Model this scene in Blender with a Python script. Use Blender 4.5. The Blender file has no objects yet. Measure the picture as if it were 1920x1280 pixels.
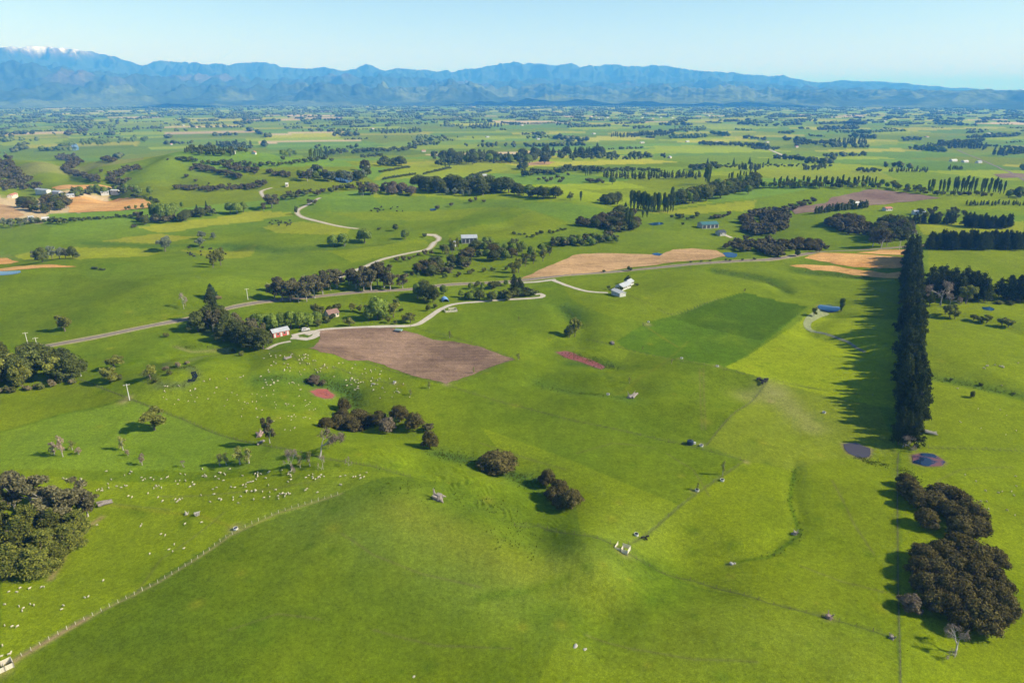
import bpy, bmesh, math, random
import numpy as np
from mathutils import Vector, Matrix
from mathutils.geometry import delaunay_2d_cdt

# ------------------------------------------------------------------ camera, world, sun, exposure
SC = bpy.context.scene
COL = SC.collection
F_PX, CX, CY = 1281.0, 960.0, 640.0          # lens in pixels of the 1920 x 1280 photograph
CAM_H = 120.0
PITCH = math.atan((640.0 - 170.0) / F_PX)
cam_d = bpy.data.cameras.new('camera'); cam = bpy.data.objects.new('camera', cam_d); COL.objects.link(cam)
cam_d.sensor_width = 36.0; cam_d.lens = 36.0 * F_PX / 1920.0
cam_d.clip_start = 1.0; cam_d.clip_end = 200000.0
cam.location = (0, 0, CAM_H); cam.rotation_euler = (math.pi / 2 - PITCH, 0, 0)
SC.camera = cam

SUN_EL = math.radians(34.0)
SUN_AZ = math.radians(98.0)                   # clockwise from +Y (the view direction): from the right, a little behind
sd = Vector((math.sin(SUN_AZ) * math.cos(SUN_EL), math.cos(SUN_AZ) * math.cos(SUN_EL), math.sin(SUN_EL)))
world = bpy.data.worlds.new('World'); SC.world = world; world.use_nodes = True
wn = world.node_tree.nodes; wl = world.node_tree.links
bg = wn.get('Background'); sky = wn.new('ShaderNodeTexSky'); sky.sky_type = 'NISHITA'; sky.sun_disc = False
sky.sun_elevation = SUN_EL; sky.sun_rotation = SUN_AZ; sky.altitude = 300; sky.air_density = 1.0; sky.dust_density = 0.0; sky.ozone_density = 2.2
wl.new(sky.outputs[0], bg.inputs[0]); bg.inputs[1].default_value = 0.08
sun_d = bpy.data.lights.new('sun', 'SUN'); sun = bpy.data.objects.new('sun', sun_d); COL.objects.link(sun)
sun_d.energy = 4.4; sun_d.angle = math.radians(0.53); sun_d.color = (1.0, 0.955, 0.88)
sun.rotation_euler = sd.to_track_quat('Z', 'Y').to_euler(); sun.location = (0, 0, 400)
SC.view_settings.view_transform = 'Standard'; SC.view_settings.look = 'None'
SC.view_settings.gamma = 1.0; SC.view_settings.use_curve_mapping = False; SC.view_settings.exposure = 0.93
SC.render.engine = 'CYCLES'
cy = SC.cycles
cy.max_bounces = 6; cy.diffuse_bounces = 2; cy.glossy_bounces = 2; cy.transmission_bounces = 2; cy.volume_bounces = 3; cy.transparent_max_bounces = 8
cy.use_denoising = True

HAZE_DENSITY = 1.1e-4
rng = np.random.default_rng(7)
random.seed(7)

# ------------------------------------------------------------------ numpy noise
_perm = np.random.default_rng(3).permutation(512).astype(np.int64)
_perm = np.concatenate([_perm, _perm])
_ga = np.random.default_rng(4).uniform(0, 2 * np.pi, 1024); _gx, _gy = np.cos(_ga), np.sin(_ga)
def perlin(x, y):
    xi = np.floor(x).astype(np.int64); yi = np.floor(y).astype(np.int64)
    xf = x - xi; yf = y - yi; xi &= 511; yi &= 511
    u = xf * xf * xf * (xf * (xf * 6 - 15) + 10); v = yf * yf * yf * (yf * (yf * 6 - 15) + 10)
    def g(ix, iy, fx, fy):
        k = _perm[(_perm[ix & 511] + (iy & 511)) & 1023]
        return _gx[k] * fx + _gy[k] * fy
    a = g(xi, yi, xf, yf); b = g(xi + 1, yi, xf - 1, yf); c = g(xi, yi + 1, xf, yf - 1); d = g(xi + 1, yi + 1, xf - 1, yf - 1)
    return (a + (b - a) * u + ((c + (d - c) * u) - (a + (b - a) * u)) * v) * 1.5
def fbm(x, y, o=4):
    s = 0; a = 1.0
    for i in range(o):
        s = s + a * perlin(x + 17.3 * i, y - 9.1 * i); x = x * 2.03; y = y * 2.03; a *= 0.5
    return s
def ridged(x, y, o=4):
    s = 0; a = 1.0; w = 1.0
    for i in range(o):
        n = 1 - np.abs(perlin(x + 31.7 * i, y + 11.9 * i)); n = n * n * w; w = np.clip(n * 1.6, 0, 1)
        s = s + a * n; x = x * 2.05; y = y * 2.05; a *= 0.5
    return s
def sstep(a, b, x):
    t = np.clip((x - a) / (b - a), 0, 1); return t * t * (3 - 2 * t)
def hash2(i, j, k=0):
    n = (np.asarray(i).astype(np.int64) * 73856093) ^ (np.asarray(j).astype(np.int64) * 19349663) ^ (k * 83492791)
    n = (n ^ (n >> 13)) * 1274126177; n = n ^ (n >> 16)
    return (n & 0xFFFFF) / float(0xFFFFF)

# ------------------------------------------------------------------ pixel -> world direction and back
CP, SP = math.cos(PITCH), math.sin(PITCH)
def pix_dir(px, py):
    a = (np.asarray(px, float) - CX) / F_PX; b = (np.asarray(py, float) - CY) / F_PX
    return a, CP - b * SP, -SP - b * CP              # x, y, z (unnormalised, unit depth)
def flat(px, py, z=0.0):
    dx, dy, dz = pix_dir(px, py); t = (z - CAM_H) / dz
    return dx * t, dy * t

def pts(s):
    return [tuple(float(v) for v in p.split(',')) for p in s.split()]
def seg_dist(X, Y, P):
    best = np.full(X.shape, 1e18)
    for (ax, ay), (bx, by) in zip(P[:-1], P[1:]):
        vx, vy = bx - ax, by - ay; L = vx * vx + vy * vy + 1e-9
        t = np.clip(((X - ax) * vx + (Y - ay) * vy) / L, 0, 1)
        best = np.minimum(best, (X - ax - t * vx) ** 2 + (Y - ay - t * vy) ** 2)
    return np.sqrt(best)
def near_mask(X, Y, P, m):
    xs = [p[0] for p in P]; ys = [p[1] for p in P]
    return (X > min(xs) - m) & (X < max(xs) + m) & (Y > min(ys) - m) & (Y < max(ys) + m)
def smooth_path(P, step):
    P = [np.array(p, float) for p in P]; Q = [2 * P[0] - P[1]] + P + [2 * P[-1] - P[-2]]; out = []
    for i in range(1, len(Q) - 2):
        n = max(1, int(np.linalg.norm(Q[i + 1][:2] - Q[i][:2]) / step))
        for k in range(n):
            t = k / n
            out.append(0.5 * (2 * Q[i] + (Q[i + 1] - Q[i - 1]) * t + (2 * Q[i - 1] - 5 * Q[i] + 4 * Q[i + 1] - Q[i + 2]) * t * t
                              + (3 * Q[i] - Q[i - 1] - 3 * Q[i + 1] + Q[i + 2]) * t ** 3))
    out.append(P[-1]); return out

# ------------------------------------------------------------------ the terrain: one polar sheet out to the horizon
AZ_IN = np.linspace(math.radians(-56), math.radians(56), 1010)
AZ_OUT = np.linspace(math.radians(56), math.radians(304), 64)[1:-1]
AZ = np.concatenate([AZ_IN, AZ_OUT])
ypx = np.linspace(1500, 226, 640)
dep = PITCH + np.arctan((ypx - CY) / F_PX)
R_near = CAM_H / np.tan(dep)
R_far = np.geomspace(R_near[-1], 90000.0, 120)[1:]
R = np.concatenate([np.array([0.5, 15, 30, 45, 60, 72]), R_near, R_far])

# line features: pixels of the line, half width (m), height (m)
FEATURES = [
 ('650,790 760,830 840,850 900,868 970,893 1040,940', 11, -3.2),       # bush gully
 ('590,720 640,728 665,750 655,785', 10, -2.6),
 ('480,712 560,715 640,735', 9, -2.0),
 ('790,905 850,945 930,965 985,1010', 11, -3.6),                        # slip gully
 ('985,1010 1010,1050 1005,1035', 9, -1.5),
 ('1262,1068 1235,1110 1200,1165 1120,1185 1040,1160', 15, -3.2),       # hollow in the near spur
 ('1235,1110 1330,1120', 9, -1.6), ('1290,1045 1262,1085 1235,1140 1222,1190', 13, -2.2), ('1140,1075 1185,1120 1190,1160', 18, 1.6), ('700,900 720,960 690,1030', 26, 1.2), ('930,1010 960,1060', 9, 2.0),
 ('800,975 880,1012 1000,1072 1100,1110 1170,1135', 24, 2.4),           # bright crest
 ('620,945 560,1050 430,1200', 48, 4.5),
 ('1060,1240 1300,1230 1560,1250', 24, 3.0),
 ('380,725 470,735 560,700', 24, 8.0), ('300,740 250,720', 20, 2.0),
 ('590,690 700,680 780,705', 26, 2.5),
 ('0,905 200,870 420,860 560,852', 24, 4.0), ('560,905 700,890 760,930', 26, 2.2),
 ('1490,880 1480,940 1500,1000 1440,1045 1360,1058', 2.6, -0.6), ('1100,1065 1160,1100 1215,1150 1225,1175', 10, 2.2), ('1150,1180 1230,1185', 8, -1.6),
 ('1400,740 1480,800 1560,850 1640,870', 14, -1.8), ('1450,1000 1560,960 1650,980', 34, 1.2),
 ('1040,665 1100,680 1150,690', 12, -2.6), ('1010,720 1090,738 1180,748', 9, -2.4),
 ('1060,575 1085,610 1078,640 1040,640', 10, -2.8),
 ('960,700 1040,712 1130,722', 12, 2.2), ('1130,775 1240,785 1340,800', 26, 3.2), ('1230,720 1330,700', 24, 2.2),
 ('1340,508 1400,518 1450,528 1480,548 1560,560', 8, -2.6), ('1300,545 1400,540', 30, 3.0), ('1130,590 1260,560', 30, 2.5),
 ('1565,583 1525,597 1512,610 1530,622 1570,632 1605,650 1640,665', 8, -2.2),
 ('1735,705 1800,718 1920,745', 9, -2.4), ('1735,590 1800,597 1860,608 1920,622', 9, -2.2), ('1760,660 1860,665', 30, 2.6),
 ('270,700 300,722 345,722 368,706 362,692 320,690 312,680 380,668 430,660', 5, -1.8),
 ('330,650 360,660 430,655 440,650', 5, -1.2),
 ('0,540 130,512 260,520 330,545', 50, 8.0), ('200,600 330,560 420,548', 30, 2.5),
 ('430,462 520,470 640,462 700,455', 14, -3.0), ('0,470 150,482 300,468 430,462', 12, -2.6),
 ('620,385 760,372 900,372 1010,380', 70, 9.0), ('900,430 1000,405 1080,400', 50, 5.0),
 ('820,445 900,440 960,425', 18, -4.0),
 ('1180,465 1280,472 1350,470', 40, 4.0), ('1480,478 1600,482 1680,492', 26, 4.0), ('1480,502 1580,510 1640,515', 14, -3.0),
 ('1400,345 1640,360 1760,372', 90, 8.0), ('1740,470 1920,485', 40, 3.0),
 ('-400,314 0,312 250,314 420,318', 165, 24.0), ('420,318 560,324 660,332', 140, 11.0), ('330,335 430,345 520,345', 70, 6.0), ('60,345 160,345', 80, 6.0),
 ('100,308 150,318 128,334 150,346 190,360', 26, -11.0), ('275,326 235,338 208,356 215,372', 26, -10.0),
 ('345,330 400,340 455,356', 24, -7.0), ('0,312 40,340 80,372', 30, -12.0), ('420,330 480,340 540,345', 24, -6.0), ('330,348 372,358', 22, -5.0),
 ('1390,440 1440,420 1470,400', 30, -4.0), ('1545,425 1640,430 1700,440', 30, -3.0),
]
def height(X, Y):
    r = np.hypot(X, Y)
    near = 1 - sstep(700, 2200, r)
    h = (0.25 + 0.75 * near) * (3.2 * perlin(X / 310 + 5.2, Y / 310 + 1.7) + 2.2 * perlin(X / 118 + 9.1, Y / 118 - 3.3))
    h = h + near * (0.80 * perlin(X / 46 - 2.2, Y / 46 + 8.8) + 0.13 * perlin(X / 17, Y / 17))
    h = h - 52 * sstep(800, 2600, r) + 10 * (1 - sstep(2600, 9000, r)) * sstep(1500, 2600, r)
    hm = np.exp(-((r - 1230) / 330) ** 2) * sstep(-60, -420, X) * 1.0
    h = h + hm * (7.0 * perlin(X / 150 + 3.3, Y / 260 + 1.2) + 3.0 * perlin(X / 62, Y / 120))
    for s, sig, amp in FEATURES:
        P = [tuple(float(v) for v in flat(*p)) for p in pts(s)]
        m = near_mask(X, Y, P, sig * 3.2)
        if m.any():
            d = seg_dist(X[m], Y[m], P); h[m] += amp * np.exp(-(d / sig) ** 2)
    # slumped, trodden banks of the slip
    for s, sig, wl_, amp in (('850,925 900,950 950,975 985,1000', 9, 2.0, 0.15), ('640,735 668,752', 7, 2.2, 0.12), ('1120,672 1155,690', 8, 2.4, 0.25), ('720,895 830,905', 8, 2.6, 0.14), ('1060,585 1075,605', 8, 2.4, 0.3)):
        P = [tuple(float(v) for v in flat(*p)) for p in pts(s)]
        m = near_mask(X, Y, P, sig * 3)
        if m.any():
            x, y = X[m], Y[m]; d = seg_dist(x, y, P)
            ph = (0.80 * x + 0.60 * y) / wl_ * 2 * np.pi + 9 * perlin(x / 7, y / 7)
            h[m] += amp * np.exp(-(d / sig) ** 2) * np.sin(ph) * np.clip(0.6 + 1.2 * perlin(x / 5 + 9, y / 5), 0, 1.6)
    return h
RR, AA = np.meshgrid(R, AZ, indexing='ij')
GX, GY = RR * np.sin(AA), RR * np.cos(AA)
GZ = height(GX.ravel(), GY.ravel()).reshape(GX.shape)
GZ[:6] = GZ[6].mean() * 0.5 + GZ[:6] * 0.5
_lr = np.log(R)
_aw = np.unwrap(AZ)
def ground(x, y):
    x = np.atleast_1d(np.asarray(x, float)); y = np.atleast_1d(np.asarray(y, float))
    r = np.clip(np.hypot(x, y), R[0], R[-1] * 0.999); a = np.mod(np.arctan2(x, y) - AZ[0], 2 * np.pi) + AZ[0]
    a = np.clip(a, _aw[0], _aw[-1] - 1e-6)
    i = np.clip(np.searchsorted(R, r) - 1, 0, len(R) - 2); j = np.clip(np.searchsorted(_aw, a) - 1, 0, len(AZ) - 2)
    fi = (r - R[i]) / (R[i + 1] - R[i]); fj = (a - _aw[j]) / (_aw[j + 1] - _aw[j])
    return (GZ[i, j] * (1 - fi) * (1 - fj) + GZ[i + 1, j] * fi * (1 - fj) + GZ[i, j + 1] * (1 - fi) * fj + GZ[i + 1, j + 1] * fi * fj)
def gz(x, y): return float(ground(x, y)[0])
TANT = (CAM_H - GZ) / np.maximum(R[:, None], 1e-3)
def P(px, py):
    """first point of the ground seen through a pixel"""
    dx, dy, dz = (float(v) for v in pix_dir(px, py)); hd = math.hypot(dx, dy)
    a = math.atan2(dx, dy); td = -dz / hd
    j = int(np.clip(np.searchsorted(_aw, a) - 1, 0, len(AZ) - 2)); fj = (a - _aw[j]) / (_aw[j + 1] - _aw[j])
    prof = GZ[:, j] * (1 - fj) + GZ[:, j + 1] * fj
    g = (CAM_H - R * td) - prof
    k = np.argmax(g <= 0)
    if g[k] > 0: k = len(R) - 1
    k = max(k, 1); t = g[k - 1] / (g[k - 1] - g[k] + 1e-12); r = R[k - 1] + (R[k] - R[k - 1]) * min(max(t, 0), 1)
    return (r * math.sin(a), r * math.cos(a))
def W(s): return [P(*p) for p in pts(s)]
def depth_of(x, y, z): return y * CP - (z - CAM_H) * SP
def px_height(x, y, py, hpx):
    """metres of a pole on the ground at x, y that covers hpx pixels"""
    z = gz(x, y); zc = depth_of(x, y, z); yc = -(y * SP + (z - CAM_H) * CP)
    py = CY + F_PX * yc / zc
    q = (py - hpx - CY) / F_PX
    return (yc - zc * q) / (CP - q * SP)
def project(x, y, z):
    zc = y * CP - (z - CAM_H) * SP; yc = -(y * SP + (z - CAM_H) * CP)
    return CX + F_PX * x / zc, CY + F_PX * yc / zc

# ------------------------------------------------------------------ ground colours (grass sorts, bare soil, tracks)
G_BASE = np.array([0.108, 0.152, 0.0055]); G_DARK = np.array([0.060, 0.114, 0.0045]); G_LIME = np.array([0.162, 0.200, 0.0050])
G_YEL = np.array([0.30, 0.29, 0.020]); G_COOL = np.array([0.102, 0.168, 0.016]); G_DEEP = np.array([0.058, 0.104, 0.003])
G_RANK = np.array([0.045, 0.090, 0.012]); SOIL = np.array([0.24, 0.15, 0.095]); DRY = np.array([0.34, 0.28, 0.13]); TAN = np.array([0.50, 0.28, 0.11])
fx, fy = GX.ravel(), GY.ravel(); fr = np.hypot(fx, fy)
COLR = np.repeat(G_BASE[None], fx.size, 0)
def blend(idx, c, w):
    w = np.asarray(w)[..., None]; COLR[idx] = COLR[idx] * (1 - w) + np.asarray(c) * w
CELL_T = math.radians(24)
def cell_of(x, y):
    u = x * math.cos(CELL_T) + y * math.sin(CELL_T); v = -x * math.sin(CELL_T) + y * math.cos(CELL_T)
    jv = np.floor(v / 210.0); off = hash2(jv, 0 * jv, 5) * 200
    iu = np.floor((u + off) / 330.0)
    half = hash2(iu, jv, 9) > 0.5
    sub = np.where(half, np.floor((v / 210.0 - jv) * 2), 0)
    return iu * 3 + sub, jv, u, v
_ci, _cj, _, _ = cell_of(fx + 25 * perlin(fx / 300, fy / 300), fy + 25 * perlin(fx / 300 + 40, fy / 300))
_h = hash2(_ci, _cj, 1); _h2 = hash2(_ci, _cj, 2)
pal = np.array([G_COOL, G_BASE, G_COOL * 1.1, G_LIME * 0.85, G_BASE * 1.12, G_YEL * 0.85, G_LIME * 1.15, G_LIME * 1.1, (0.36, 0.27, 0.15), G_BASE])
cellc = pal[np.where(_h > 0.96, 8, np.minimum((_h * 8.3).astype(int), 7))] * (0.98 + 0.32 * _h2)[:, None]  # field tones of the plain lifted paler to imitate distance haze
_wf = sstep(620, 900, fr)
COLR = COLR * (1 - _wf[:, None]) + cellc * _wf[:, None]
# broad drifts of yellower and greener sward
drift = perlin(fx / 70 + 3, fy / 70 + 9) + 0.6 * perlin(fx / 24, fy / 24)
blend(np.arange(fx.size), G_LIME, np.clip(drift, 0, 1) * 0.45 * (1 - _wf)); blend(np.arange(fx.size), G_DARK, np.clip(-drift, 0, 1) * 0.40 * (1 - _wf))
def poly_mask(poly):
    m = np.nonzero(near_mask(fx, fy, poly, 1.0))[0]
    if m.size == 0: return m
    x, y = fx[m], fy[m]; ins = np.zeros(m.size, bool); n = len(poly)
    for k in range(n):
        (x1, y1), (x2, y2) = poly[k], poly[(k + 1) % n]
        c = ((y1 > y) != (y2 > y)) & (x < (x2 - x1) * (y - y1) / (y2 - y1 + 1e-12) + x1); ins ^= c
    return m[ins]
def paint(s, c, w=0.85):
    i = poly_mask(W(s)); blend(i, c, np.full(i.size, w))
def stroke(s, c, sig, w=0.8, sm=True):
    Q = W(s); m = np.nonzero(near_mask(fx, fy, Q, sig * 3))[0]
    if m.size: blend(m, c, w * np.exp(-(seg_dist(fx[m], fy[m], Q) / sig) ** 2))
# sorts of pasture, paddock by paddock
paint('0,1262 200,1140 430,1000 640,925 770,893 860,905 965,985 1090,1003 1250,1075 1440,1130 1680,1197 1688,1420 0,1420', G_BASE * 0.70 + G_DARK * 0.12, 0.85)
paint('0,900 60,890 640,880 760,893 640,925 430,1000 200,1140 0,1262', G_LIME * 0.8 + G_BASE * 0.25, 0.8)
paint('0,735 150,715 242,750 120,775 0,812', G_LIME * 0.8, 0.75)
paint('0,812 120,775 242,750 345,787 480,833 620,862 500,880 300,880 0,880', G_COOL * 0.75 + G_LIME * 0.35, 0.8)
paint('242,745 345,785 480,830 600,858 640,800 480,760 470,700 300,700', G_LIME * 0.5 + G_BASE * 0.5, 0.7)
paint('1180,1020 1395,863 1490,885 1500,1000 1440,1050 1370,1055 1250,1075', G_LIME, 0.75)
paint('1490,885 1395,863 1325,835 1440,712 1640,745 1684,850 1683,1195 1550,1158 1440,1130 1250,1075 1370,1055 1440,1050 1500,1000', G_LIME * 0.86, 0.7); paint('1325,835 1440,712 1640,745 1684,850 1560,860 1490,885 1395,863', G_LIME * 0.55 + G_BASE * 0.25 + DRY * 0.08, 0.6)
paint('1690,840 1690,1330 2100,1330 2100,560 1740,570', G_LIME, 0.65)
paint('1740,470 2100,470 2100,600 1740,590', G_LIME * 0.95, 0.7)
paint('1155,640 1210,605 1395,548 1515,574 1490,596 1360,688 1175,655', G_DEEP * 1.18, 0.95)
paint('1255,594 1395,548 1515,574 1425,638', G_DEEP * 0.88, 0.9)
paint('1360,688 1515,588 1690,600 1690,770 1440,712', G_LIME * 1.2, 0.92)
paint('835,722 965,675 1080,695 1180,750 1325,835 1180,812 1000,772', G_BASE * 0.95, 0.55)
paint('835,722 1080,790 1325,835 1395,863 1270,945 1090,870 900,800', G_BASE * 0.9 + G_DEEP * 0.1, 0.7)
paint('1180,660 1360,690 1440,712 1325,835 1200,790 1130,700', G_BASE * 0.80, 0.75)
paint('900,800 1090,870 1270,945 1180,1020 1090,1003 1080,940 960,880', G_LIME * 0.85 + G_BASE * 0.2, 0.75)
paint('470,650 585,655 830,722 760,800 660,760 640,700 500,690', G_LIME * 0.45 + G_BASE * 0.5, 0.7)
paint('0,640 70,652 360,600 500,560 410,548 330,545 150,515 0,515', G_BASE * 0.85, 0.6)
paint('150,520 350,480 480,470 640,475 560,540 500,562', G_LIME * 0.4 + G_COOL * 0.5, 0.6)
paint('1050,523 1300,500 1480,488 1520,500 1680,535 1690,600 1515,588 1515,574 1395,548 1210,605 1130,590 1070,560', G_LIME * 0.55 + G_BASE * 0.4, 0.7)
paint('800,500 1000,470 1160,462 1360,470 1180,490 985,523 850,532', G_LIME * 0.35 + G_BASE * 0.6, 0.7)
paint('255,425 480,395 560,400 430,420 300,437', G_YEL * 0.75 + G_LIME * 0.25, 0.85)
paint('190,452 300,438 370,444 300,457', G_YEL * 0.8, 0.85)
paint('25,480 140,463 300,470 280,480 150,487', G_YEL * 0.5 + G_LIME * 0.5, 0.8)
paint('340,470 480,460 470,482 400,486', G_YEL * 0.6 + G_LIME * 0.2, 0.7)
paint('600,470 720,460 800,450 803,466 660,492', G_LIME, 0.85)
paint('610,398 830,392 910,388 860,412 680,412', G_LIME * 0.95, 0.8)
paint('560,415 660,427 650,442 520,437 490,425', G_YEL * 0.55 + G_LIME * 0.4, 0.75)
paint('930,420 1000,395 1060,420 1000,445 850,452 840,440', G_LIME * 0.9, 0.75)
paint('980,380 1130,390 1140,405 1080,420 1000,395', G_COOL, 0.8)
paint('620,375 760,365 1010,372 1000,395 900,388 620,398', G_COOL * 0.95, 0.7)
paint('1190,395 1420,375 1410,395 1300,402', G_YEL * 0.55 + G_LIME * 0.5, 0.8)
paint('1030,455 1180,430 1420,440 1360,468 1160,465', G_LIME * 0.6 + G_COOL * 0.3, 0.75)
paint('1640,357 1760,372 1900,350 1920,395 1620,395 1610,388', G_LIME, 0.7)
paint('1720,420 1920,415 1920,445 1730,440', G_YEL * 0.5 + G_LIME * 0.5, 0.8)
paint('0,300 120,290 330,295 560,340 470,350 200,360 0,370', G_BASE * 0.6 + G_LIME * 0.4, 0.75)
paint('780,305 920,300 960,318 850,335 700,338', G_LIME * 0.8 + G_YEL * 0.3, 0.75)
paint('1080,355 1300,348 1320,362 1190,372', G_LIME * 0.9, 0.75)
paint('1420,318 1640,318 1690,338 1450,335', G_LIME * 0.7 + G_YEL * 0.3, 0.7)
paint('-120,418 100,418 80,470 -120,482', G_BASE * 0.6 + G_COOL * 0.4, 0.95); paint('-120,400 40,412 60,420 -120,425', G_BASE, 0.9)
# crests, hollows, trodden lines, rank growth
paint('1000,1300 1060,1180 1250,1080 1440,1130 1680,1197 1688,1420 1000,1420', G_LIME * 0.75 + G_BASE * 0.25, 0.6)
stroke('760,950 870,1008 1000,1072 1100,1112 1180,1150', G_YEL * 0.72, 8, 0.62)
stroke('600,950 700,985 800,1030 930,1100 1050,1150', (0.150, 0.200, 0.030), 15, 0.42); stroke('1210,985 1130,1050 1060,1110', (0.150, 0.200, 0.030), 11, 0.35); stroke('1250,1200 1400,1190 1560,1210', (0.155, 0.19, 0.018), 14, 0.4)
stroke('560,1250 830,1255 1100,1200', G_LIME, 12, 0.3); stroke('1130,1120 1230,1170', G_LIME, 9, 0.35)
stroke('900,1120 1000,1105 1060,1085', G_DARK, 1.6, 0.5)
stroke('700,905 800,935 900,990 990,1030', G_RANK * 0.6 + G_BASE * 0.5, 8, 0.45)
stroke('850,925 900,950 950,975 985,1000', G_RANK * 0.6 + G_LIME * 0.5, 7, 0.5)
stroke('1030,1150 1120,1185 1190,1170 1235,1110 1255,1080', G_DARK, 8, 0.6)  # shade of the slope turned from the sun, painted into the hollow
for s in ('640,725 668,745 668,760', '590,716 640,728', '1068,682 1110,680 1150,684', '1058,578 1085,605', '820,850 900,868 960,890 1000,905', '480,712 590,716'):
    stroke(s, G_RANK, 5, 0.75)
stroke('1340,508 1400,517 1450,526 1480,548', G_RANK, 4, 0.6); stroke('1495,508 1560,515 1625,522', G_RANK, 6, 0.7)
stroke('1010,720 1090,738 1180,748', G_RANK * 1.3, 4, 0.5); stroke('1490,880 1480,940 1500,1000 1440,1045 1360,1058', G_DARK, 0.7, 0.7)
stroke('1735,705 1800,718 1920,745', G_RANK * 1.4, 4, 0.6); stroke('430,462 520,470 640,462', G_RANK, 7, 0.7); stroke('160,455 300,462 430,462', G_RANK * 1.2, 6, 0.6)
stroke('270,700 300,722 345,722 368,706 362,692 320,690 312,680 380,668 430,660', G_RANK * 0.8 + DRY * 0.2, 2.2, 0.8)
stroke('330,650 360,660 430,655', DRY * 0.6 + G_RANK * 0.3, 1.6, 0.6)
for s in ('1450,725 1480,760 1520,800', '1400,745 1440,735'):
    stroke(s, DRY * 0.6 + G_BASE * 0.5, 6, 0.5)
for s_ in ('640,1000 700,1040 790,1075 900,1100', '1100,1190 1180,1215 1300,1235 1420,1240', '300,930 420,925 520,915 600,900', '1500,1060 1580,1090 1660,1110', '1730,950 1760,900 1800,880 1900,875', '1250,850 1300,880 1330,930', '900,830 960,850 1060,880', '250,1120 300,1050 420,960', '1312,690 1314,760 1316,805', '1319,690 1321,760 1323,805', '700,1180 820,1210 960,1215', '1080,850 1150,830 1230,840', '60,960 180,940 320,955', '1560,900 1600,980 1640,1040', '430,1180 520,1150 600,1160'):
    stroke(s_, G_DARK * 0.5 + SOIL * 0.35, 0.35, 0.6)
# bare strips along the fences; dark strips hold long grass, track and painted shadow
FENCE_LINES = {
 'near': '-30,1275 40,1230 120,1183 200,1140 300,1090 380,1040 432,1003 520,962 640,925',
 'spur': '965,985 1010,985 1090,1003 1155,1024 1250,1077 1300,1088 1440,1130 1550,1158 1620,1178 1682,1197',
 'boundary': '1688,1285 1686,1190 1683,1050 1682,940 1684,850',
 'lane': '1178,1020 1280,945 1395,865',
 'sheep': '150,712 242,748 345,787 480,833 600,858 700,875 772,895',
 'long': '500,652 560,678 640,692 760,722',
 'mid': '838,722 900,742 1080,790 1290,835 1395,863',
 'tilled': '585,655 680,676 835,720 965,675', 'back': '770,612 843,630 965,672',
 'pasture': '1100,638 1180,657 1350,690 1440,712 1640,742', 'cross': '1325,835 1440,714', 'far': '1740,840 1920,845', 'drive': '1170,552 1255,590 1350,560',
}
for k, s in FENCE_LINES.items():
    dry = k in ('near',)
    stroke(s, DRY * 0.75 if dry else G_RANK * 0.6 + SOIL * 0.2, 0.32 if not dry else 0.5, 0.85 if not dry else 0.6)
stroke('-30,1275 40,1230 120,1183 160,1160', SOIL * 1.0, 1.0, 0.7)
stroke('200,945 370,965 440,988', G_YEL * 0.6, 0.7, 0.6); stroke('95,1085 125,1030 160,990 190,970', SOIL, 1.0, 0.6)
stroke('0,810 120,775 235,748', G_DARK, 0.9, 0.6); stroke('160,640 260,608 400,575', G_YEL * 0.6, 0.8, 0.5)
stroke('1210,610 1270,650', G_YEL * 0.5, 0.8, 0.5); stroke('1150,742 1215,700 1290,640', G_YEL * 0.5, 0.8, 0.3)
for p, rad in (('1315,834', 2.5), ('1275,672', 3), ('1345,686', 3), ('232,752', 4), ('242,745', 3), ('440,990', 3.5), ('1168,1035', 3), ('1400,866', 2), ('1545,773', 2.5), ('1215,608', 4), ('740,718', 3), ('838,720', 3.5), ('1553,1157', 2.5), ('1370,1058', 2), ('5,1258', 3.5), ('1300,920', 2), ('1445,752', 3)):
    stroke(p + ' ' + p, SOIL * 0.6 + DRY * 0.3 + G_BASE * 0.3, rad * 0.55, 0.6)
d2 = perlin(fx / 33 + 31, fy / 33) + 0.7 * perlin(fx / 11 + 5, fy / 11 + 8); nw = 1 - sstep(500, 900, fr)
blend(np.arange(fx.size), G_LIME * 1.05, np.clip(d2, 0, 1) * 0.24 * nw); blend(np.arange(fx.size), G_DARK * 0.9, np.clip(-d2, 0, 1) * 0.24 * nw)
for k in range(260):                                  # tufts and camp patches in the near sward
    a = rng.uniform(-0.6, 0.6); r = rng.uniform(115, 420); x, y = r * math.sin(a), r * math.cos(a); s = rng.uniform(0.5, 2.2)
    m = np.nonzero((np.abs(fx - x) < 3 * s) & (np.abs(fy - y) < 3 * s))[0]
    if m.size: blend(m, G_DARK * 0.85 if rng.random() < 0.7 else G_YEL * 0.7, 0.45 * np.exp(-((fx[m] - x) ** 2 + (fy[m] - y) ** 2) / s ** 2))

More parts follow.
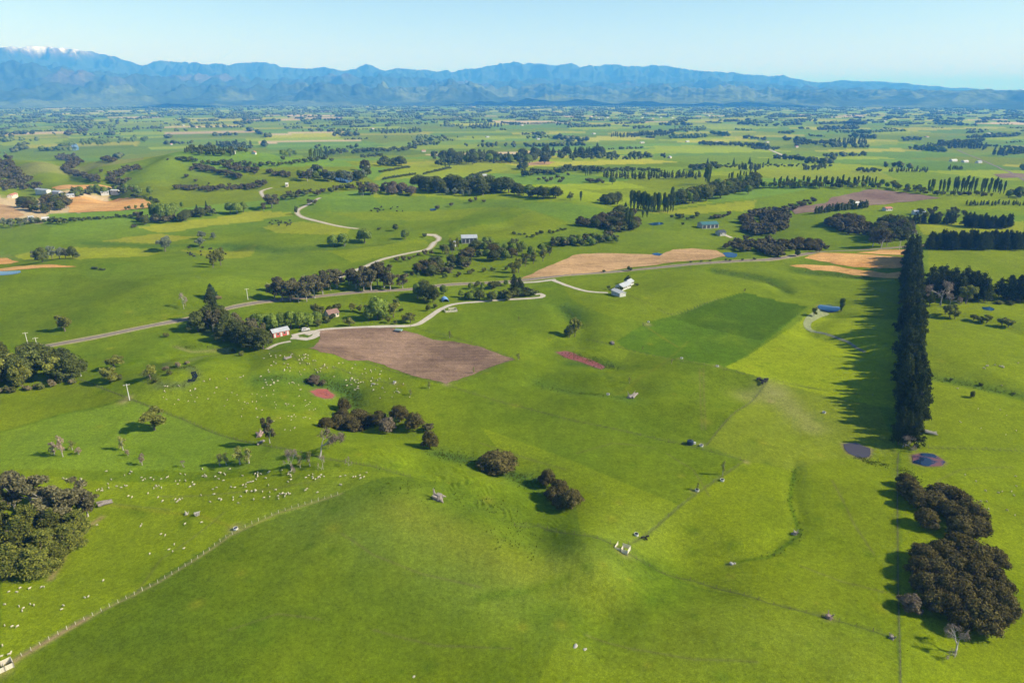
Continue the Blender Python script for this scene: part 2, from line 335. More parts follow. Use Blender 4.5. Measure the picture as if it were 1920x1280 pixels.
# ------------------------------------------------------------------ material helpers
def new_mat(name):
    m = bpy.data.materials.new(name); m.use_nodes = True; nt = m.node_tree
    return m, nt, nt.nodes['Principled BSDF'], nt.nodes['Material Output']
def set_spec(b, v):
    if 'Specular IOR Level' in b.inputs: b.inputs['Specular IOR Level'].default_value = v
def plain(name, c, rough=0.7, spec=0.3, metal=0.0, noise=0.0, scale=1.0):
    m, nt, b, o = new_mat(name); b.inputs['Roughness'].default_value = rough; set_spec(b, spec); b.inputs['Metallic'].default_value = metal
    if noise:
        n = nt.nodes.new('ShaderNodeTexNoise'); n.inputs['Scale'].default_value = scale; n.inputs['Detail'].default_value = 4
        tc = nt.nodes.new('ShaderNodeTexCoord'); nt.links.new(tc.outputs['Object'], n.inputs['Vector'])
        r = nt.nodes.new('ShaderNodeMapRange'); r.inputs['From Min'].default_value = 0.25; r.inputs['From Max'].default_value = 0.75
        r.inputs['To Min'].default_value = 1 - noise; r.inputs['To Max'].default_value = 1 + noise
        x = nt.nodes.new('ShaderNodeMix'); x.data_type = 'RGBA'; x.blend_type = 'MULTIPLY'; x.inputs[0].default_value = 1.0
        nt.links.new(n.outputs[0], r.inputs[0]); nt.links.new(r.outputs[0], x.inputs[7]); x.inputs[6].default_value = (*c, 1); nt.links.new(x.outputs[2], b.inputs['Base Color'])
    else: b.inputs['Base Color'].default_value = (*c, 1)
    return m
def ground_mat(name, attr=None, colour=None, layers=((0.05, 0.09), (0.28, 0.13), (1.1, 0.22), (4.0, 0.34)), bump=0.4, bump_scale=0.7, streak=None, patch=None, patch_scale=0.02):
    m, nt, b, o = new_mat(name); b.inputs['Roughness'].default_value = 1.0; set_spec(b, 0.0); N = nt.nodes; L = nt.links
    tc = N.new('ShaderNodeTexCoord'); cur = None
    if attr:
        a = N.new('ShaderNodeVertexColor'); a.layer_name = attr; cur = a.outputs[0]
    else:
        rgb = N.new('ShaderNodeRGB'); rgb.outputs[0].default_value = (*colour, 1); cur = rgb.outputs[0]
    if patch is not None:
        n = N.new('ShaderNodeTexNoise'); n.inputs['Scale'].default_value = patch_scale; n.inputs['Detail'].default_value = 5; n.inputs['Roughness'].default_value = 0.6; L.new(tc.outputs['Object'], n.inputs['Vector'])
        r = N.new('ShaderNodeMapRange'); r.inputs['From Min'].default_value = 0.42; r.inputs['From Max'].default_value = 0.62; L.new(n.outputs[0], r.inputs[0])
        x = N.new('ShaderNodeMix'); x.data_type = 'RGBA'; L.new(r.outputs[0], x.inputs[0]); L.new(cur, x.inputs[6]); x.inputs[7].default_value = (*patch, 1); cur = x.outputs[2]
    for sc, am in layers:
        n = N.new('ShaderNodeTexNoise'); n.inputs['Scale'].default_value = sc; n.inputs['Detail'].default_value = 3; n.inputs['Roughness'].default_value = 0.65; L.new(tc.outputs['Object'], n.inputs['Vector'])
        r = N.new('ShaderNodeMapRange'); r.inputs['From Min'].default_value = 0.3; r.inputs['From Max'].default_value = 0.7; r.inputs['To Min'].default_value = 1 - am; r.inputs['To Max'].default_value = 1 + am; L.new(n.outputs[0], r.inputs[0])
        x = N.new('ShaderNodeMix'); x.data_type = 'RGBA'; x.blend_type = 'MULTIPLY'; x.inputs[0].default_value = 1; L.new(cur, x.inputs[6]); L.new(r.outputs[0], x.inputs[7]); cur = x.outputs[2]
    if streak:
        mp = N.new('ShaderNodeMapping'); mp.inputs['Rotation'].default_value = (0, 0, streak[0]); mp.inputs['Scale'].default_value = (0.02, streak[1], 1); L.new(tc.outputs['Object'], mp.inputs['Vector'])
        n = N.new('ShaderNodeTexNoise'); n.inputs['Scale'].default_value = 1.0; n.inputs['Detail'].default_value = 3; L.new(mp.outputs[0], n.inputs['Vector'])
        r = N.new('ShaderNodeMapRange'); r.inputs['From Min'].default_value = 0.3; r.inputs['From Max'].default_value = 0.7; r.inputs['To Min'].default_value = 1 - streak[2]; r.inputs['To Max'].default_value = 1 + streak[2]; L.new(n.outputs[0], r.inputs[0])
        x = N.new('ShaderNodeMix'); x.data_type = 'RGBA'; x.blend_type = 'MULTIPLY'; x.inputs[0].default_value = 1; L.new(cur, x.inputs[6]); L.new(r.outputs[0], x.inputs[7]); cur = x.outputs[2]
    L.new(cur, b.inputs['Base Color'])
    n = N.new('ShaderNodeTexNoise'); n.inputs['Scale'].default_value = bump_scale; n.inputs['Detail'].default_value = 4; L.new(tc.outputs['Object'], n.inputs['Vector'])
    bp = N.new('ShaderNodeBump'); bp.inputs['Strength'].default_value = bump; bp.inputs['Distance'].default_value = 0.5; L.new(n.outputs[0], bp.inputs['Height']); L.new(bp.outputs[0], b.inputs['Normal'])
    return m

def mesh_obj(name, verts, faces, mat=None, parent=None, smooth=False):
    me = bpy.data.meshes.new(name); me.from_pydata([tuple(v) for v in verts], [], [tuple(f) for f in faces]); me.update()
    if smooth: me.polygons.foreach_set('use_smooth', [True] * len(me.polygons))
    if mat: me.materials.append(mat)
    o = bpy.data.objects.new(name, me); COL.objects.link(o)
    if parent: o.parent = parent
    return o
def structure(o): o['kind'] = 'structure'; return o
def tag(o, label, cat, group=None, kind=None):
    o['label'] = label; o['category'] = cat
    if group: o['group'] = group
    if kind: o['kind'] = kind
    return o
def empty(name, loc, rz=0.0, label=None, cat=None, group=None):
    o = bpy.data.objects.new(name, None); COL.objects.link(o); o.location = loc; o.rotation_euler = (0, 0, rz); o.empty_display_size = 0.5
    if label: tag(o, label, cat, group)
    return o
def grid_mesh(name, X, Y, Z, mat, col=None, wrap=False, smooth=True):
    nr, nc = X.shape; V = np.stack([X, Y, Z], -1).reshape(-1, 3)
    i, j = np.meshgrid(np.arange(nr - 1), np.arange(nc if wrap else nc - 1), indexing='ij'); j2 = (j + 1) % nc
    Fq = np.stack([i * nc + j, i * nc + j2, (i + 1) * nc + j2, (i + 1) * nc + j], -1).reshape(-1, 4)[:, ::-1]
    me = bpy.data.meshes.new(name); me.vertices.add(len(V)); me.vertices.foreach_set('co', V.astype(np.float32).ravel())
    me.loops.add(Fq.size); me.loops.foreach_set('vertex_index', Fq.astype(np.int32).ravel())
    me.polygons.add(len(Fq)); me.polygons.foreach_set('loop_start', np.arange(0, Fq.size, 4, dtype=np.int32)); me.polygons.foreach_set('use_smooth', np.full(len(Fq), smooth))
    me.update(calc_edges=True); me.validate()
    if col is not None:
        ca = me.color_attributes.new('Col', 'FLOAT_COLOR', 'POINT'); ca.data.foreach_set('color', np.concatenate([col, np.ones((len(col), 1))], 1).astype(np.float32).ravel())
    me.materials.append(mat); o = bpy.data.objects.new(name, me); COL.objects.link(o); return o

M_GROUND = ground_mat('pasture', attr='Col')
for s_ in ('582,734 595,729 612,730 628,741 622,746 608,747 592,742 582,734', '1043,660 1060,658 1085,667 1110,676 1133,688 1128,692 1095,680 1060,670 1043,660', '1579,832 1605,831 1634,842 1630,856 1612,859 1590,850 1579,832', '1709,853 1725,849 1750,851 1772,866 1765,873 1735,874 1712,868 1709,853', '1532,573 1555,571 1575,575 1571,583 1548,584 1535,579 1532,573'):
    stroke(s_, SOIL * 0.6 + G_RANK * 0.5, 0.8, 0.8)
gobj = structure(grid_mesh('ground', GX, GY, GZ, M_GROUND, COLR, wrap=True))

# ------------------------------------------------------------------ draped sheets: tilled fields, ponds; ribbons: roads, stream
def sheet(name, outline, mat, off, step, level=False, sm=None):
    if sm: outline = [tuple(p) for p in smooth_path(outline + [outline[0]], sm)][:-1]
    n = len(outline); B = []
    for k in range(n):
        a, b = np.array(outline[k]), np.array(outline[(k + 1) % n]); q = max(1, int(np.linalg.norm(b - a) / step))
        B += [tuple(a + (b - a) * t / q) for t in range(q)]
    if step < 50: B = [(x + rng.normal(0, 0.10 * step), y + rng.normal(0, 0.10 * step)) for x, y in B]
    xs = np.array(B); inner = []
    if not level:
        gx, gy = np.meshgrid(np.arange(xs[:, 0].min(), xs[:, 0].max(), step), np.arange(xs[:, 1].min(), xs[:, 1].max(), step)); gx = gx.ravel(); gy = gy.ravel(); ins = np.zeros(gx.size, bool)
        for k in range(len(B)):
            (x1, y1), (x2, y2) = B[k], B[(k + 1) % len(B)]
            ins ^= ((y1 > gy) != (y2 > gy)) & (gx < (x2 - x1) * (gy - y1) / (y2 - y1 + 1e-12) + x1)
        inner = list(zip(gx[ins], gy[ins]))
    vs = [Vector((float(x), float(y))) for x, y in B + inner]; nb = len(B)
    ov, oe, of, _, _, _ = delaunay_2d_cdt(vs, [], [list(range(nb))], 1, 1e-4)
    x = np.array([v.x for v in ov]); y = np.array([v.y for v in ov])
    z = ground(x, y) + off if not level else np.full(x.size, float(ground(xs[:, 0], xs[:, 1]).mean()) + off)
    o = mesh_obj(name, np.stack([x, y, z], -1), of, mat, smooth=True)
    if sum(p.normal.z for p in o.data.polygons[:20]) < 0: o.data.flip_normals()
    return structure(o)
def ribbon(name, s, width, mat, off=0.10, step=4.0, w_end=None, path=None):
    Q = path or smooth_path(W(s), step); n = len(Q); V = []; Fc = []
    for k, p in enumerate(Q):
        t = Q[min(k + 1, n - 1)] - Q[max(k - 1, 0)]; t = t / (np.linalg.norm(t) + 1e-9); nn = np.array([-t[1], t[0]])
        w = width if w_end is None else width + (w_end - width) * k / (n - 1)
        w = w * (1 + 0.06 * math.sin(k * 1.7) + 0.05 * math.sin(k * 0.61))
        for q in (-0.5, -0.25, 0, 0.25, 0.5):
            x, y = p[:2] + nn * q * w; V.append((x, y, gz(x, y) + off * (1 - 0.35 * abs(q) * 2)))
        if k: 
            for e in range(4): a = (k - 1) * 5 + e; Fc.append((a, a + 1, a + 6, a + 5))
    o = mesh_obj(name, V, Fc, mat, smooth=True)
    if sum(p.normal.z for p in o.data.polygons[:20]) < 0: o.data.flip_normals()
    return structure(o)

M_TILL = ground_mat('tilled_soil', colour=(0.255, 0.165, 0.108), patch=(0.145, 0.094, 0.064), patch_scale=0.022, streak=(0.75, 0.45, 0.16), bump=0.5)
M_TAN = ground_mat('sprayed_stubble', colour=(0.40, 0.255, 0.125), patch=(0.32, 0.20, 0.095), patch_scale=0.02, streak=(0.35, 0.30, 0.16))
M_ORANGE = ground_mat('orange_stubble', colour=(0.50, 0.29, 0.105), patch=(0.43, 0.22, 0.07), patch_scale=0.02, streak=(0.2, 0.30, 0.12))
M_BROWN = ground_mat('fallow_soil', colour=(0.205, 0.145, 0.105), patch=(0.155, 0.10, 0.08), patch_scale=0.012, streak=(0.5, 0.2, 0.12))
sheet('ploughed_field', W('578,653 600,634 596,621 625,616 700,614 730,614 782,625 812,637 850,640 905,652 966,674 900,697 836,720 772,704 720,684 690,676 655,676 625,664 600,660'), M_TILL, 0.12, 3.0)
sheet('stubble_field', W('975,523 1020,503 1050,490 1080,477 1120,475 1180,476 1215,477 1235,479 1262,468 1300,466 1345,470 1362,481 1330,487 1270,491 1180,502 1080,515'), M_TAN, 0.14, 5.0)
sheet('stubble_field', W('1505,484 1540,474 1600,475 1660,480 1705,483 1708,502 1660,503 1600,501 1550,492'), M_ORANGE, 0.14, 5.0)
sheet('stubble_field', W('1478,498 1510,495 1560,499 1620,507 1665,512 1708,510 1708,523 1650,520 1570,511'), M_ORANGE, 0.14, 5.0)
sheet('stubble_field', W('1605,474 1650,469 1700,468 1705,479 1650,477'), M_ORANGE, 0.14, 5.0)
sheet('fallow_field', W('1475,391 1545,382 1560,370 1600,362 1640,355 1700,362 1765,372 1690,380 1625,386 1580,388 1525,398 1490,402'), M_BROWN, 0.3, 10.0)
sheet('stubble_field', W('130,373 170,371 225,371 280,379 292,388 230,395 130,399'), M_ORANGE, 0.3, 8.0)
sheet('stubble_field', W('97,352 130,347 190,347 215,352 190,357 110,357'), M_ORANGE, 0.3, 8.0)
sheet('stubble_field', W('-30,384 10,384 35,396 45,404 20,414 -30,414'), M_TAN, 0.3, 8.0)
sheet('stubble_field', W('-30,482 15,484 34,491 20,495 -30,496'), M_ORANGE, 0.2, 5.0)
sheet('stubble_field', W('-30,508 30,500 80,497 145,500 60,504 30,507 -30,512'), M_ORANGE, 0.2, 5.0)
sheet('fallow_field', W('1860,327 1900,325 1960,328 1960,333 1880,334'), M_BROWN, 0.4, 15.0)
sheet('fallow_field', W('975,307 1010,303 1040,304 1030,309 985,311'), M_TAN, 0.4, 15.0)

def water_mat(name, deep, algae=None, scale=0.2, lo=0.45, hi=0.52):
    m, nt, b, o = new_mat(name); N = nt.nodes; L = nt.links
    b.inputs['Base Color'].default_value = (*deep, 1); b.inputs['Roughness'].default_value = 0.08; b.inputs['IOR'].default_value = 1.33; set_spec(b, 0.5)
    tc = N.new('ShaderNodeTexCoord')
    n2 = N.new('ShaderNodeTexNoise'); n2.inputs['Scale'].default_value = 1.5; n2.inputs['Detail'].default_value = 3; L.new(tc.outputs['Object'], n2.inputs['Vector'])
    bp = N.new('ShaderNodeBump'); bp.inputs['Strength'].default_value = 0.08; L.new(n2.outputs[0], bp.inputs['Height']); L.new(bp.outputs[0], b.inputs['Normal'])
    if algae:
        n = N.new('ShaderNodeTexNoise'); n.inputs['Scale'].default_value = scale; n.inputs['Detail'].default_value = 4; L.new(tc.outputs['Object'], n.inputs['Vector'])
        r = N.new('ShaderNodeMapRange'); r.inputs['From Min'].default_value = lo; r.inputs['From Max'].default_value = hi; L.new(n.outputs[0], r.inputs[0])
        x = N.new('ShaderNodeMix'); x.data_type = 'RGBA'; L.new(r.outputs[0], x.inputs[0]); x.inputs[6].default_value = (*deep, 1); x.inputs[7].default_value = (*algae, 1); L.new(x.outputs[2], b.inputs['Base Color'])
        q = N.new('ShaderNodeMapRange'); q.inputs['To Min'].default_value = 0.08; q.inputs['To Max'].default_value = 0.8; L.new(r.outputs[0], q.inputs[0]); L.new(q.outputs[0], b.inputs['Roughness'])
    return m
M_RED = water_mat('red_waterfern', (0.20, 0.056, 0.044), (0.25, 0.072, 0.055), 0.5, 0.3, 0.6)
M_REDP = water_mat('half_red_pond', (0.010, 0.022, 0.05), (0.15, 0.065, 0.07), 0.13, 0.46, 0.53)
M_MUD = water_mat('muddy_pond', (0.055, 0.045, 0.048))
M_BLUE = water_mat('pond_water', (0.012, 0.05, 0.11))
for n_ in ('red_waterfern',):
    bpy.data.materials[n_].node_tree.nodes['Principled BSDF'].inputs['Roughness'].default_value = 0.8
def pond(s, mat, off=0.10, rim=True):
    Q = W(s); zs = [gz(*p) for p in Q]
    i = poly_mask(Q); lev = float(np.percentile(zs, 20)) if len(zs) else 0
    return sheet('pond', Q, mat, off, 2.0, level=False, sm=3.0)
pond('582,734 595,729 612,730 628,741 622,746 608,747 592,742', M_RED)
pond('1043,660 1060,658 1085,667 1110,676 1133,688 1128,692 1095,680 1060,670', M_RED)
pond('1579,832 1605,831 1634,842 1630,856 1612,859 1590,850', M_MUD)
pond('1709,853 1725,849 1750,851 1772,866 1765,873 1735,874 1712,868', M_REDP)
pond('1354,475 1365,473 1382,476 1379,483 1364,483', M_BLUE, 0.2)
pond('1532,573 1555,571 1575,575 1571,583 1548,584 1535,579', M_BLUE, 0.15)
pond('1842,576 1856,575 1866,580 1860,583 1846,581', M_BLUE, 0.15)
pond('-30,511 10,509 38,508 30,514 -30,518', M_BLUE, 0.2)
pond('1222,476 1232,474 1243,477 1236,480 1226,479', M_BLUE, 0.2)
pond('806,392 816,391 817,395 808,396', M_BLUE, 0.2)
pond('640,323 652,330 660,341 640,343 625,330', M_BLUE, 0.4)
pond('130,280 134,272 143,270 148,280 138,283', M_BLUE, 0.5)
pond('1215,420 1235,417 1245,420 1225,423', M_BLUE, 0.3)
ribbon('stream', '1545,584 1525,594 1513,606 1516,617 1526,622', 7.0, ground_mat('silted_stream', colour=(0.23, 0.25, 0.12)), 0.12, 3.0, 3.0)
ribbon('stream', '1526,622 1560,630 1590,641 1605,652 1622,660', 2.2, ground_mat('wet_silt', colour=(0.16, 0.17, 0.12)), 0.12, 3.0, 1.5)
ribbon('stream', '352,714 362,713 366,706 362,697', 2.0, water_mat('dark_pool', (0.012, 0.016, 0.014)), 0.12, 2.0)

M_ASPHALT = ground_mat('worn_road', colour=(0.19, 0.158, 0.132), layers=((0.4, 0.15), (3, 0.12)), bump=0.05)
M_GRAVEL = ground_mat('pale_gravel', colour=(0.42, 0.375, 0.31), layers=((0.4, 0.14), (3, 0.12)), bump=0.05)
M_VERGE = ground_mat('dry_verge', colour=(0.30, 0.26, 0.13), layers=((0.4, 0.2), (3, 0.2)), bump=0.2)
MAIN = '40,658 70,652 200,628 355,597 440,575 520,563 640,551 760,543 850,533 985,525 1170,508 1300,495 1440,487 1500,478 1560,471 1660,466 1740,460'
ribbon('verge', MAIN, 6.0, M_VERGE, 0.09, 5.0)
ribbon('road', MAIN, 3.6, M_ASPHALT, 0.17, 5.0)
GR = ('634,521 655,511 680,502 715,487 770,474 803,467 815,454 823,446 815,441 800,440', '672,429 640,425 600,416 572,409 558,401 560,393 575,385 588,377 600,371', '498,372 490,362 493,357 510,352')
for s in GR:
    ribbon('verge', s, 5.5, M_VERGE, 0.10, 5.0); ribbon('road', s, 3.0, M_GRAVEL, 0.19, 5.0)
for s, w in (('575,628 600,619 650,615 720,612 775,610 800,598 830,578 860,569 930,563 1000,559 1018,556 1014,551 1003,552', 3.4), ('1036,525 1065,536 1100,546 1140,549', 3.2), ('1042,524 1000,529 950,531', 2.6),
             ('560,634 575,636 592,630 596,622', 4.0), ('556,633 552,628 570,624 590,621', 3.4), ('500,655 520,645 545,640', 2.4), ('545,634 560,634', 3.0), ('1345,433 1358,440 1372,446', 4.0)):
    ribbon('track', s, w, M_GRAVEL, 0.15, 3.0)
ribbon('road', '1795,281 1830,296 1870,313 1920,338 1960,356', 5, M_ASPHALT, 0.5, 25.0)
ribbon('road', '1440,280 1470,292', 9, M_GRAVEL, 0.5, 25.0)

# ------------------------------------------------------------------ mountains
SKY = pts('-900,120 -500,112 -200,116 -60,110 0,106 40,101 65,103 110,100 150,103 190,108 230,115 268,127 315,120 360,122 400,123 440,125 470,121 500,118 530,127 570,131 620,128 650,135 690,122 725,133 750,128 785,132 850,134 905,126 940,120 960,117 990,119 1040,122 1070,120 1090,125 1150,122 1180,125 1245,124 1260,128 1300,133 1350,137 1400,141 1430,144 1460,143 1500,152 1530,156 1580,153 1640,155 1665,156 1720,161 1760,163 1800,166 1830,167 1860,170 1920,172 2300,173 2800,173')
def prof(P_, az):
    px = CX + F_PX * np.tan(az) * 1.0648             # pixel column of an azimuth at the height of the horizon
    return np.interp(px, [p[0] for p in P_], [p[1] for p in P_])
def elev(py): return np.tan(-(PITCH + np.arctan((np.asarray(py) - CY) / F_PX)))
maz = np.linspace(math.radians(-56), math.radians(50), 1150)
def range_mesh(name, skyline, r0, rc, r1, nr, rough, scale, seed, colour_fn, jag, jagpx=1.0):
    mr = np.concatenate([np.linspace(r0, rc, nr), np.linspace(rc, r1, nr // 4)[1:]]); Rm, Am = np.meshgrid(mr, maz, indexing='ij'); X, Y = Rm * np.sin(Am), Rm * np.cos(Am)
    warp = rc * 0.10 * fbm(X / (rc * 0.22) + seed, Y / (rc * 0.22), 2)
    t = np.clip((Rm + warp - r0) / (rc - r0), 0, 1); up = t ** 1.15
    dn = 1 - np.clip((Rm - rc) / (r1 - rc), 0, 1); env = np.where(Rm <= rc, up, np.minimum(up, 1) * dn)
    n = 0.62 * ridged(X / scale + seed * 3.1, Y / scale - seed, 5) + 0.38 * ridged(X / scale * 2.7 + seed, Y / scale * 2.7, 4)
    jn = perlin(maz * 60 + seed, maz * 0 + seed) * 2.2 + perlin(maz * 150, maz * 0 + seed + 3) * 1.2 + perlin(maz * 340, maz * 0 + 7) * 0.7
    e = np.maximum(elev(prof(skyline, maz) + jn * jagpx), 0.0002)
    base = -55.0; top = e * rc + CAM_H - base
    Z = top[None] * env * (1 - rough + rough * n * 0.85)
    ang = ((Z + base - CAM_H) / Rm).max(0)                       # what the column reaches now
    k = top / np.maximum((ang * rc + CAM_H - base), 5.0); k = np.clip(k, 0.05, 2.4)
    ks = np.convolve(np.pad(k, 10, 'edge'), np.ones(21) / 21, 'valid'); k = ks * (1 - jag) + k * jag
    Z = Z * k[None] + base
    Z = np.where(env <= 0.002, base - 30, Z)
    c = colour_fn(X, Y, Z, n)
    return structure(grid_mesh(name, X, Y, Z, M_MOUNT, c.reshape(-1, 3)))
M_MOUNT = ground_mat('mountain_cover', attr='Col', layers=((0.004, 0.25), (0.02, 0.3)), bump=0.0)
FOREST = np.array([0.034, 0.050, 0.024]); HILLGRASS = np.array([0.13, 0.155, 0.05]); TUSSOCK = np.array([0.16, 0.12, 0.075]); SNOW = np.array([0.85, 0.86, 0.88])
def mix3(a, b, w): return a * (1 - w[..., None]) + b * w[..., None]
def col_high(X, Y, Z, n):
    c = np.broadcast_to(FOREST, X.shape + (3,)).copy()
    c = mix3(c, TUSSOCK, sstep(720, 900, Z + 160 * fbm(X / 900, Y / 900, 3)) * 0.9)
    left = np.clip((-X - 4500) / 1500, 0, 1)
    sn = sstep(985 - 175 * left, 1150 - 215 * left, Z + 110 * fbm(X / 420 + 7, Y / 420, 4) - 60 * (n - 1))
    return mix3(c, SNOW, sn * (0.35 + 0.5 * left))
def col_mid(X, Y, Z, n):
    c = np.broadcast_to(FOREST, X.shape + (3,)).copy()
    return mix3(c, TUSSOCK * 0.8, sstep(0.15, 0.6, fbm(X / 1500 + 3, Y / 1500, 3)) * 0.5)
def col_front(X, Y, Z, n):
    c = np.broadcast_to(FOREST * 1.1, X.shape + (3,)).copy()
    w = sstep(-0.1, 0.25, fbm(X / 1100 + 9, Y / 1100 + 2, 4) + 0.25 * sstep(-1500, 1500, X) - 0.0006 * (Z + 50) + 0.25 * (n - 0.9))
    return mix3(c, HILLGRASS, w * 0.55)
MID = pts('-900,140 -300,138 0,128 60,127 120,133 200,140 300,145 400,142 520,150 560,148 640,140 700,143 760,145 850,150 900,158 960,150 1020,148 1100,152 1180,158 1260,156 1350,152 1450,160 1550,164 1700,168 1900,173 2800,174')
FRONT = pts('-900,160 -200,160 0,170 100,160 180,158 300,163 400,160 460,165 560,156 640,158 700,161 780,164 850,152 900,158 950,166 1020,158 1100,162 1160,168 1210,160 1300,165 1380,162 1450,168 1560,168 1650,171 1800,174 1900,175 2800,175')
range_mesh('mountain_range', SKY, 12500, 17500, 21000, 150, 0.80, 1800, 2.0, col_high, 0.8, 0.75)
range_mesh('mountain_range', MID, 10500, 13200, 15500, 110, 0.80, 1500, 5.0, col_mid, 0.3, 1.2)
range_mesh('foothills', FRONT, 8300, 10200, 12500, 120, 0.85, 1150, 11.0, col_front, 0.1, 1.5)
# ------------------------------------------------------------------ trees: a few of each sort, one metre high and wide, copied to size
def foliage_mat(name, c1, c2, vary=0.25, trans=0.22):
    m, nt, b, o = new_mat(name); N = nt.nodes; L = nt.links; N.remove(b)
    g = N.new('ShaderNodeNewGeometry'); oi = N.new('ShaderNodeObjectInfo')
    x = N.new('ShaderNodeMix'); x.data_type = 'RGBA'; x.inputs[6].default_value = (*c1, 1); x.inputs[7].default_value = (*c2, 1); L.new(g.outputs['Random Per Island'], x.inputs[0])
    r = N.new('ShaderNodeMapRange'); r.inputs['To Min'].default_value = 1 - vary; r.inputs['To Max'].default_value = 1 + vary; L.new(oi.outputs['Random'], r.inputs[0])
    y = N.new('ShaderNodeMix'); y.data_type = 'RGBA'; y.blend_type = 'MULTIPLY'; y.inputs[0].default_value = 1; L.new(x.outputs[2], y.inputs[6]); L.new(r.outputs[0], y.inputs[7])
    d = N.new('ShaderNodeBsdfDiffuse'); t = N.new('ShaderNodeBsdfTranslucent'); s = N.new('ShaderNodeMixShader'); s.inputs[0].default_value = trans
    L.new(y.outputs[2], d.inputs[0]); L.new(y.outputs[2], t.inputs[0]); L.new(d.outputs[0], s.inputs[1]); L.new(t.outputs[0], s.inputs[2]); L.new(s.outputs[0], o.inputs[0]); return m
def unit(v): return v / (np.linalg.norm(v, axis=-1, keepdims=True) + 1e-9)
def quads(cent, norm, size, aspect, g, up=None):
    n = len(cent); t = unit(np.cross(norm, unit(g.normal(size=(n, 3))) if up is None else up)); b = np.cross(norm, t)
    s = (size * g.uniform(0.6, 1.4, n))[:, None]; a = t * s * aspect; c = b * s
    k = norm * s * 0.25
    V = np.stack([cent - a - c * 0.6, cent + a * 0.8 - c + k, cent + a + c * 0.7, cent - a * 0.7 + c - k], 1).reshape(-1, 3)
    return V, np.arange(4 * n).reshape(n, 4)
_ico = None
def ico(sub=1):
    bm = bmesh.new(); bmesh.ops.create_icosphere(bm, subdivisions=sub, radius=1.0); V = np.array([v.co[:] for v in bm.verts]); Fc = [tuple(v.index for v in f.verts) for f in bm.faces]; bm.free(); return V, Fc
ICO1, ICO2 = ico(1), ico(2)
def lobes_crown(lobes, n, leaf, g, out=0.82, aspect=0.8, core=0.74, up=0.0, shell=(0.72, 1.16)):
    L = np.array(lobes); wts = (L[:, 3] * L[:, 4] + L[:, 4] * L[:, 5]); wts = wts / wts.sum(); idx = g.choice(len(L), n, p=wts)
    d = unit(g.normal(size=(n, 3))); d[:, 2] = np.where(d[:, 2] < -0.55, -d[:, 2], d[:, 2]); rad = g.uniform(*shell, n)[:, None]
    c = L[idx, :3] + d * L[idx, 3:] * rad
    nn = unit(d * out + unit(g.normal(size=(n, 3))) * (1 - out) + np.array([0, 0, up]))
    V, Fq = quads(c, nn, np.full(n, leaf), aspect, g); V = [V]; Fc = [tuple(f) for f in Fq]; k = len(V[0])
    if core:
        for l in L:
            w = ICO1[0] * (1 + 0.22 * g.normal(size=(len(ICO1[0]), 1))) * l[3:] * core + l[:3]; V.append(w); Fc += [tuple(i + k for i in f) for f in ICO1[1]]; k += len(w)
    return np.concatenate(V), Fc
def tube(path, rad, seg=6):
    path = np.array(path, float); V = []; Fc = []
    for k, p in enumerate(path):
        t = unit(path[min(k + 1, len(path) - 1)] - path[max(k - 1, 0)]); a = unit(np.cross(t, [0.3, 1, 0.2])); b = np.cross(t, a)
        for q in range(seg):
            an = 2 * math.pi * q / seg; V.append(p + rad[k] * (a * math.cos(an) + b * math.sin(an)))
        if k:
            for q in range(seg): Fc.append(((k - 1) * seg + q, (k - 1) * seg + (q + 1) % seg, k * seg + (q + 1) % seg, k * seg + q))
    Fc.append(tuple(range(seg))[::-1]); Fc.append(tuple((len(path) - 1) * seg + q for q in range(seg))); return V, Fc
def join(parts):
    V = []; Fc = []; k = 0
    for v, f in parts: V += [tuple(q) for q in v]; Fc += [tuple(i + k for i in ff) for ff in f]; k += len(v)
    return V, Fc
def trunk_with_limbs(g, top=0.6, r=0.035, limbs=5, spread=0.28, z0=0.2, lean=0.0, reach=0.85):
    parts = [tube([(0, 0, -0.04), (0.01 * lean, 0, 0.15), (lean * 0.4 + g.normal(0, 0.01), g.normal(0, 0.01), top * 0.6), (lean, 0, top)], [r * 1.25, r, r * 0.7, r * 0.3])]
    for k in range(limbs):
        a = 2 * math.pi * (k / limbs) + g.uniform(-0.4, 0.4); z = g.uniform(z0, top * 0.8); e = g.uniform(0.7, 1.0) * spread; zz = min(reach, z + g.uniform(0.2, 0.4)); lx = lean * z / max(top, .1)
        parts.append(tube([(lx, 0, z), (lx + math.cos(a) * e * 0.5, math.sin(a) * e * 0.5, (z + zz) / 2), (lx + math.cos(a) * e, math.sin(a) * e, zz)], [r * 0.5, r * 0.35, r * 0.12], 5))
    return join(parts)

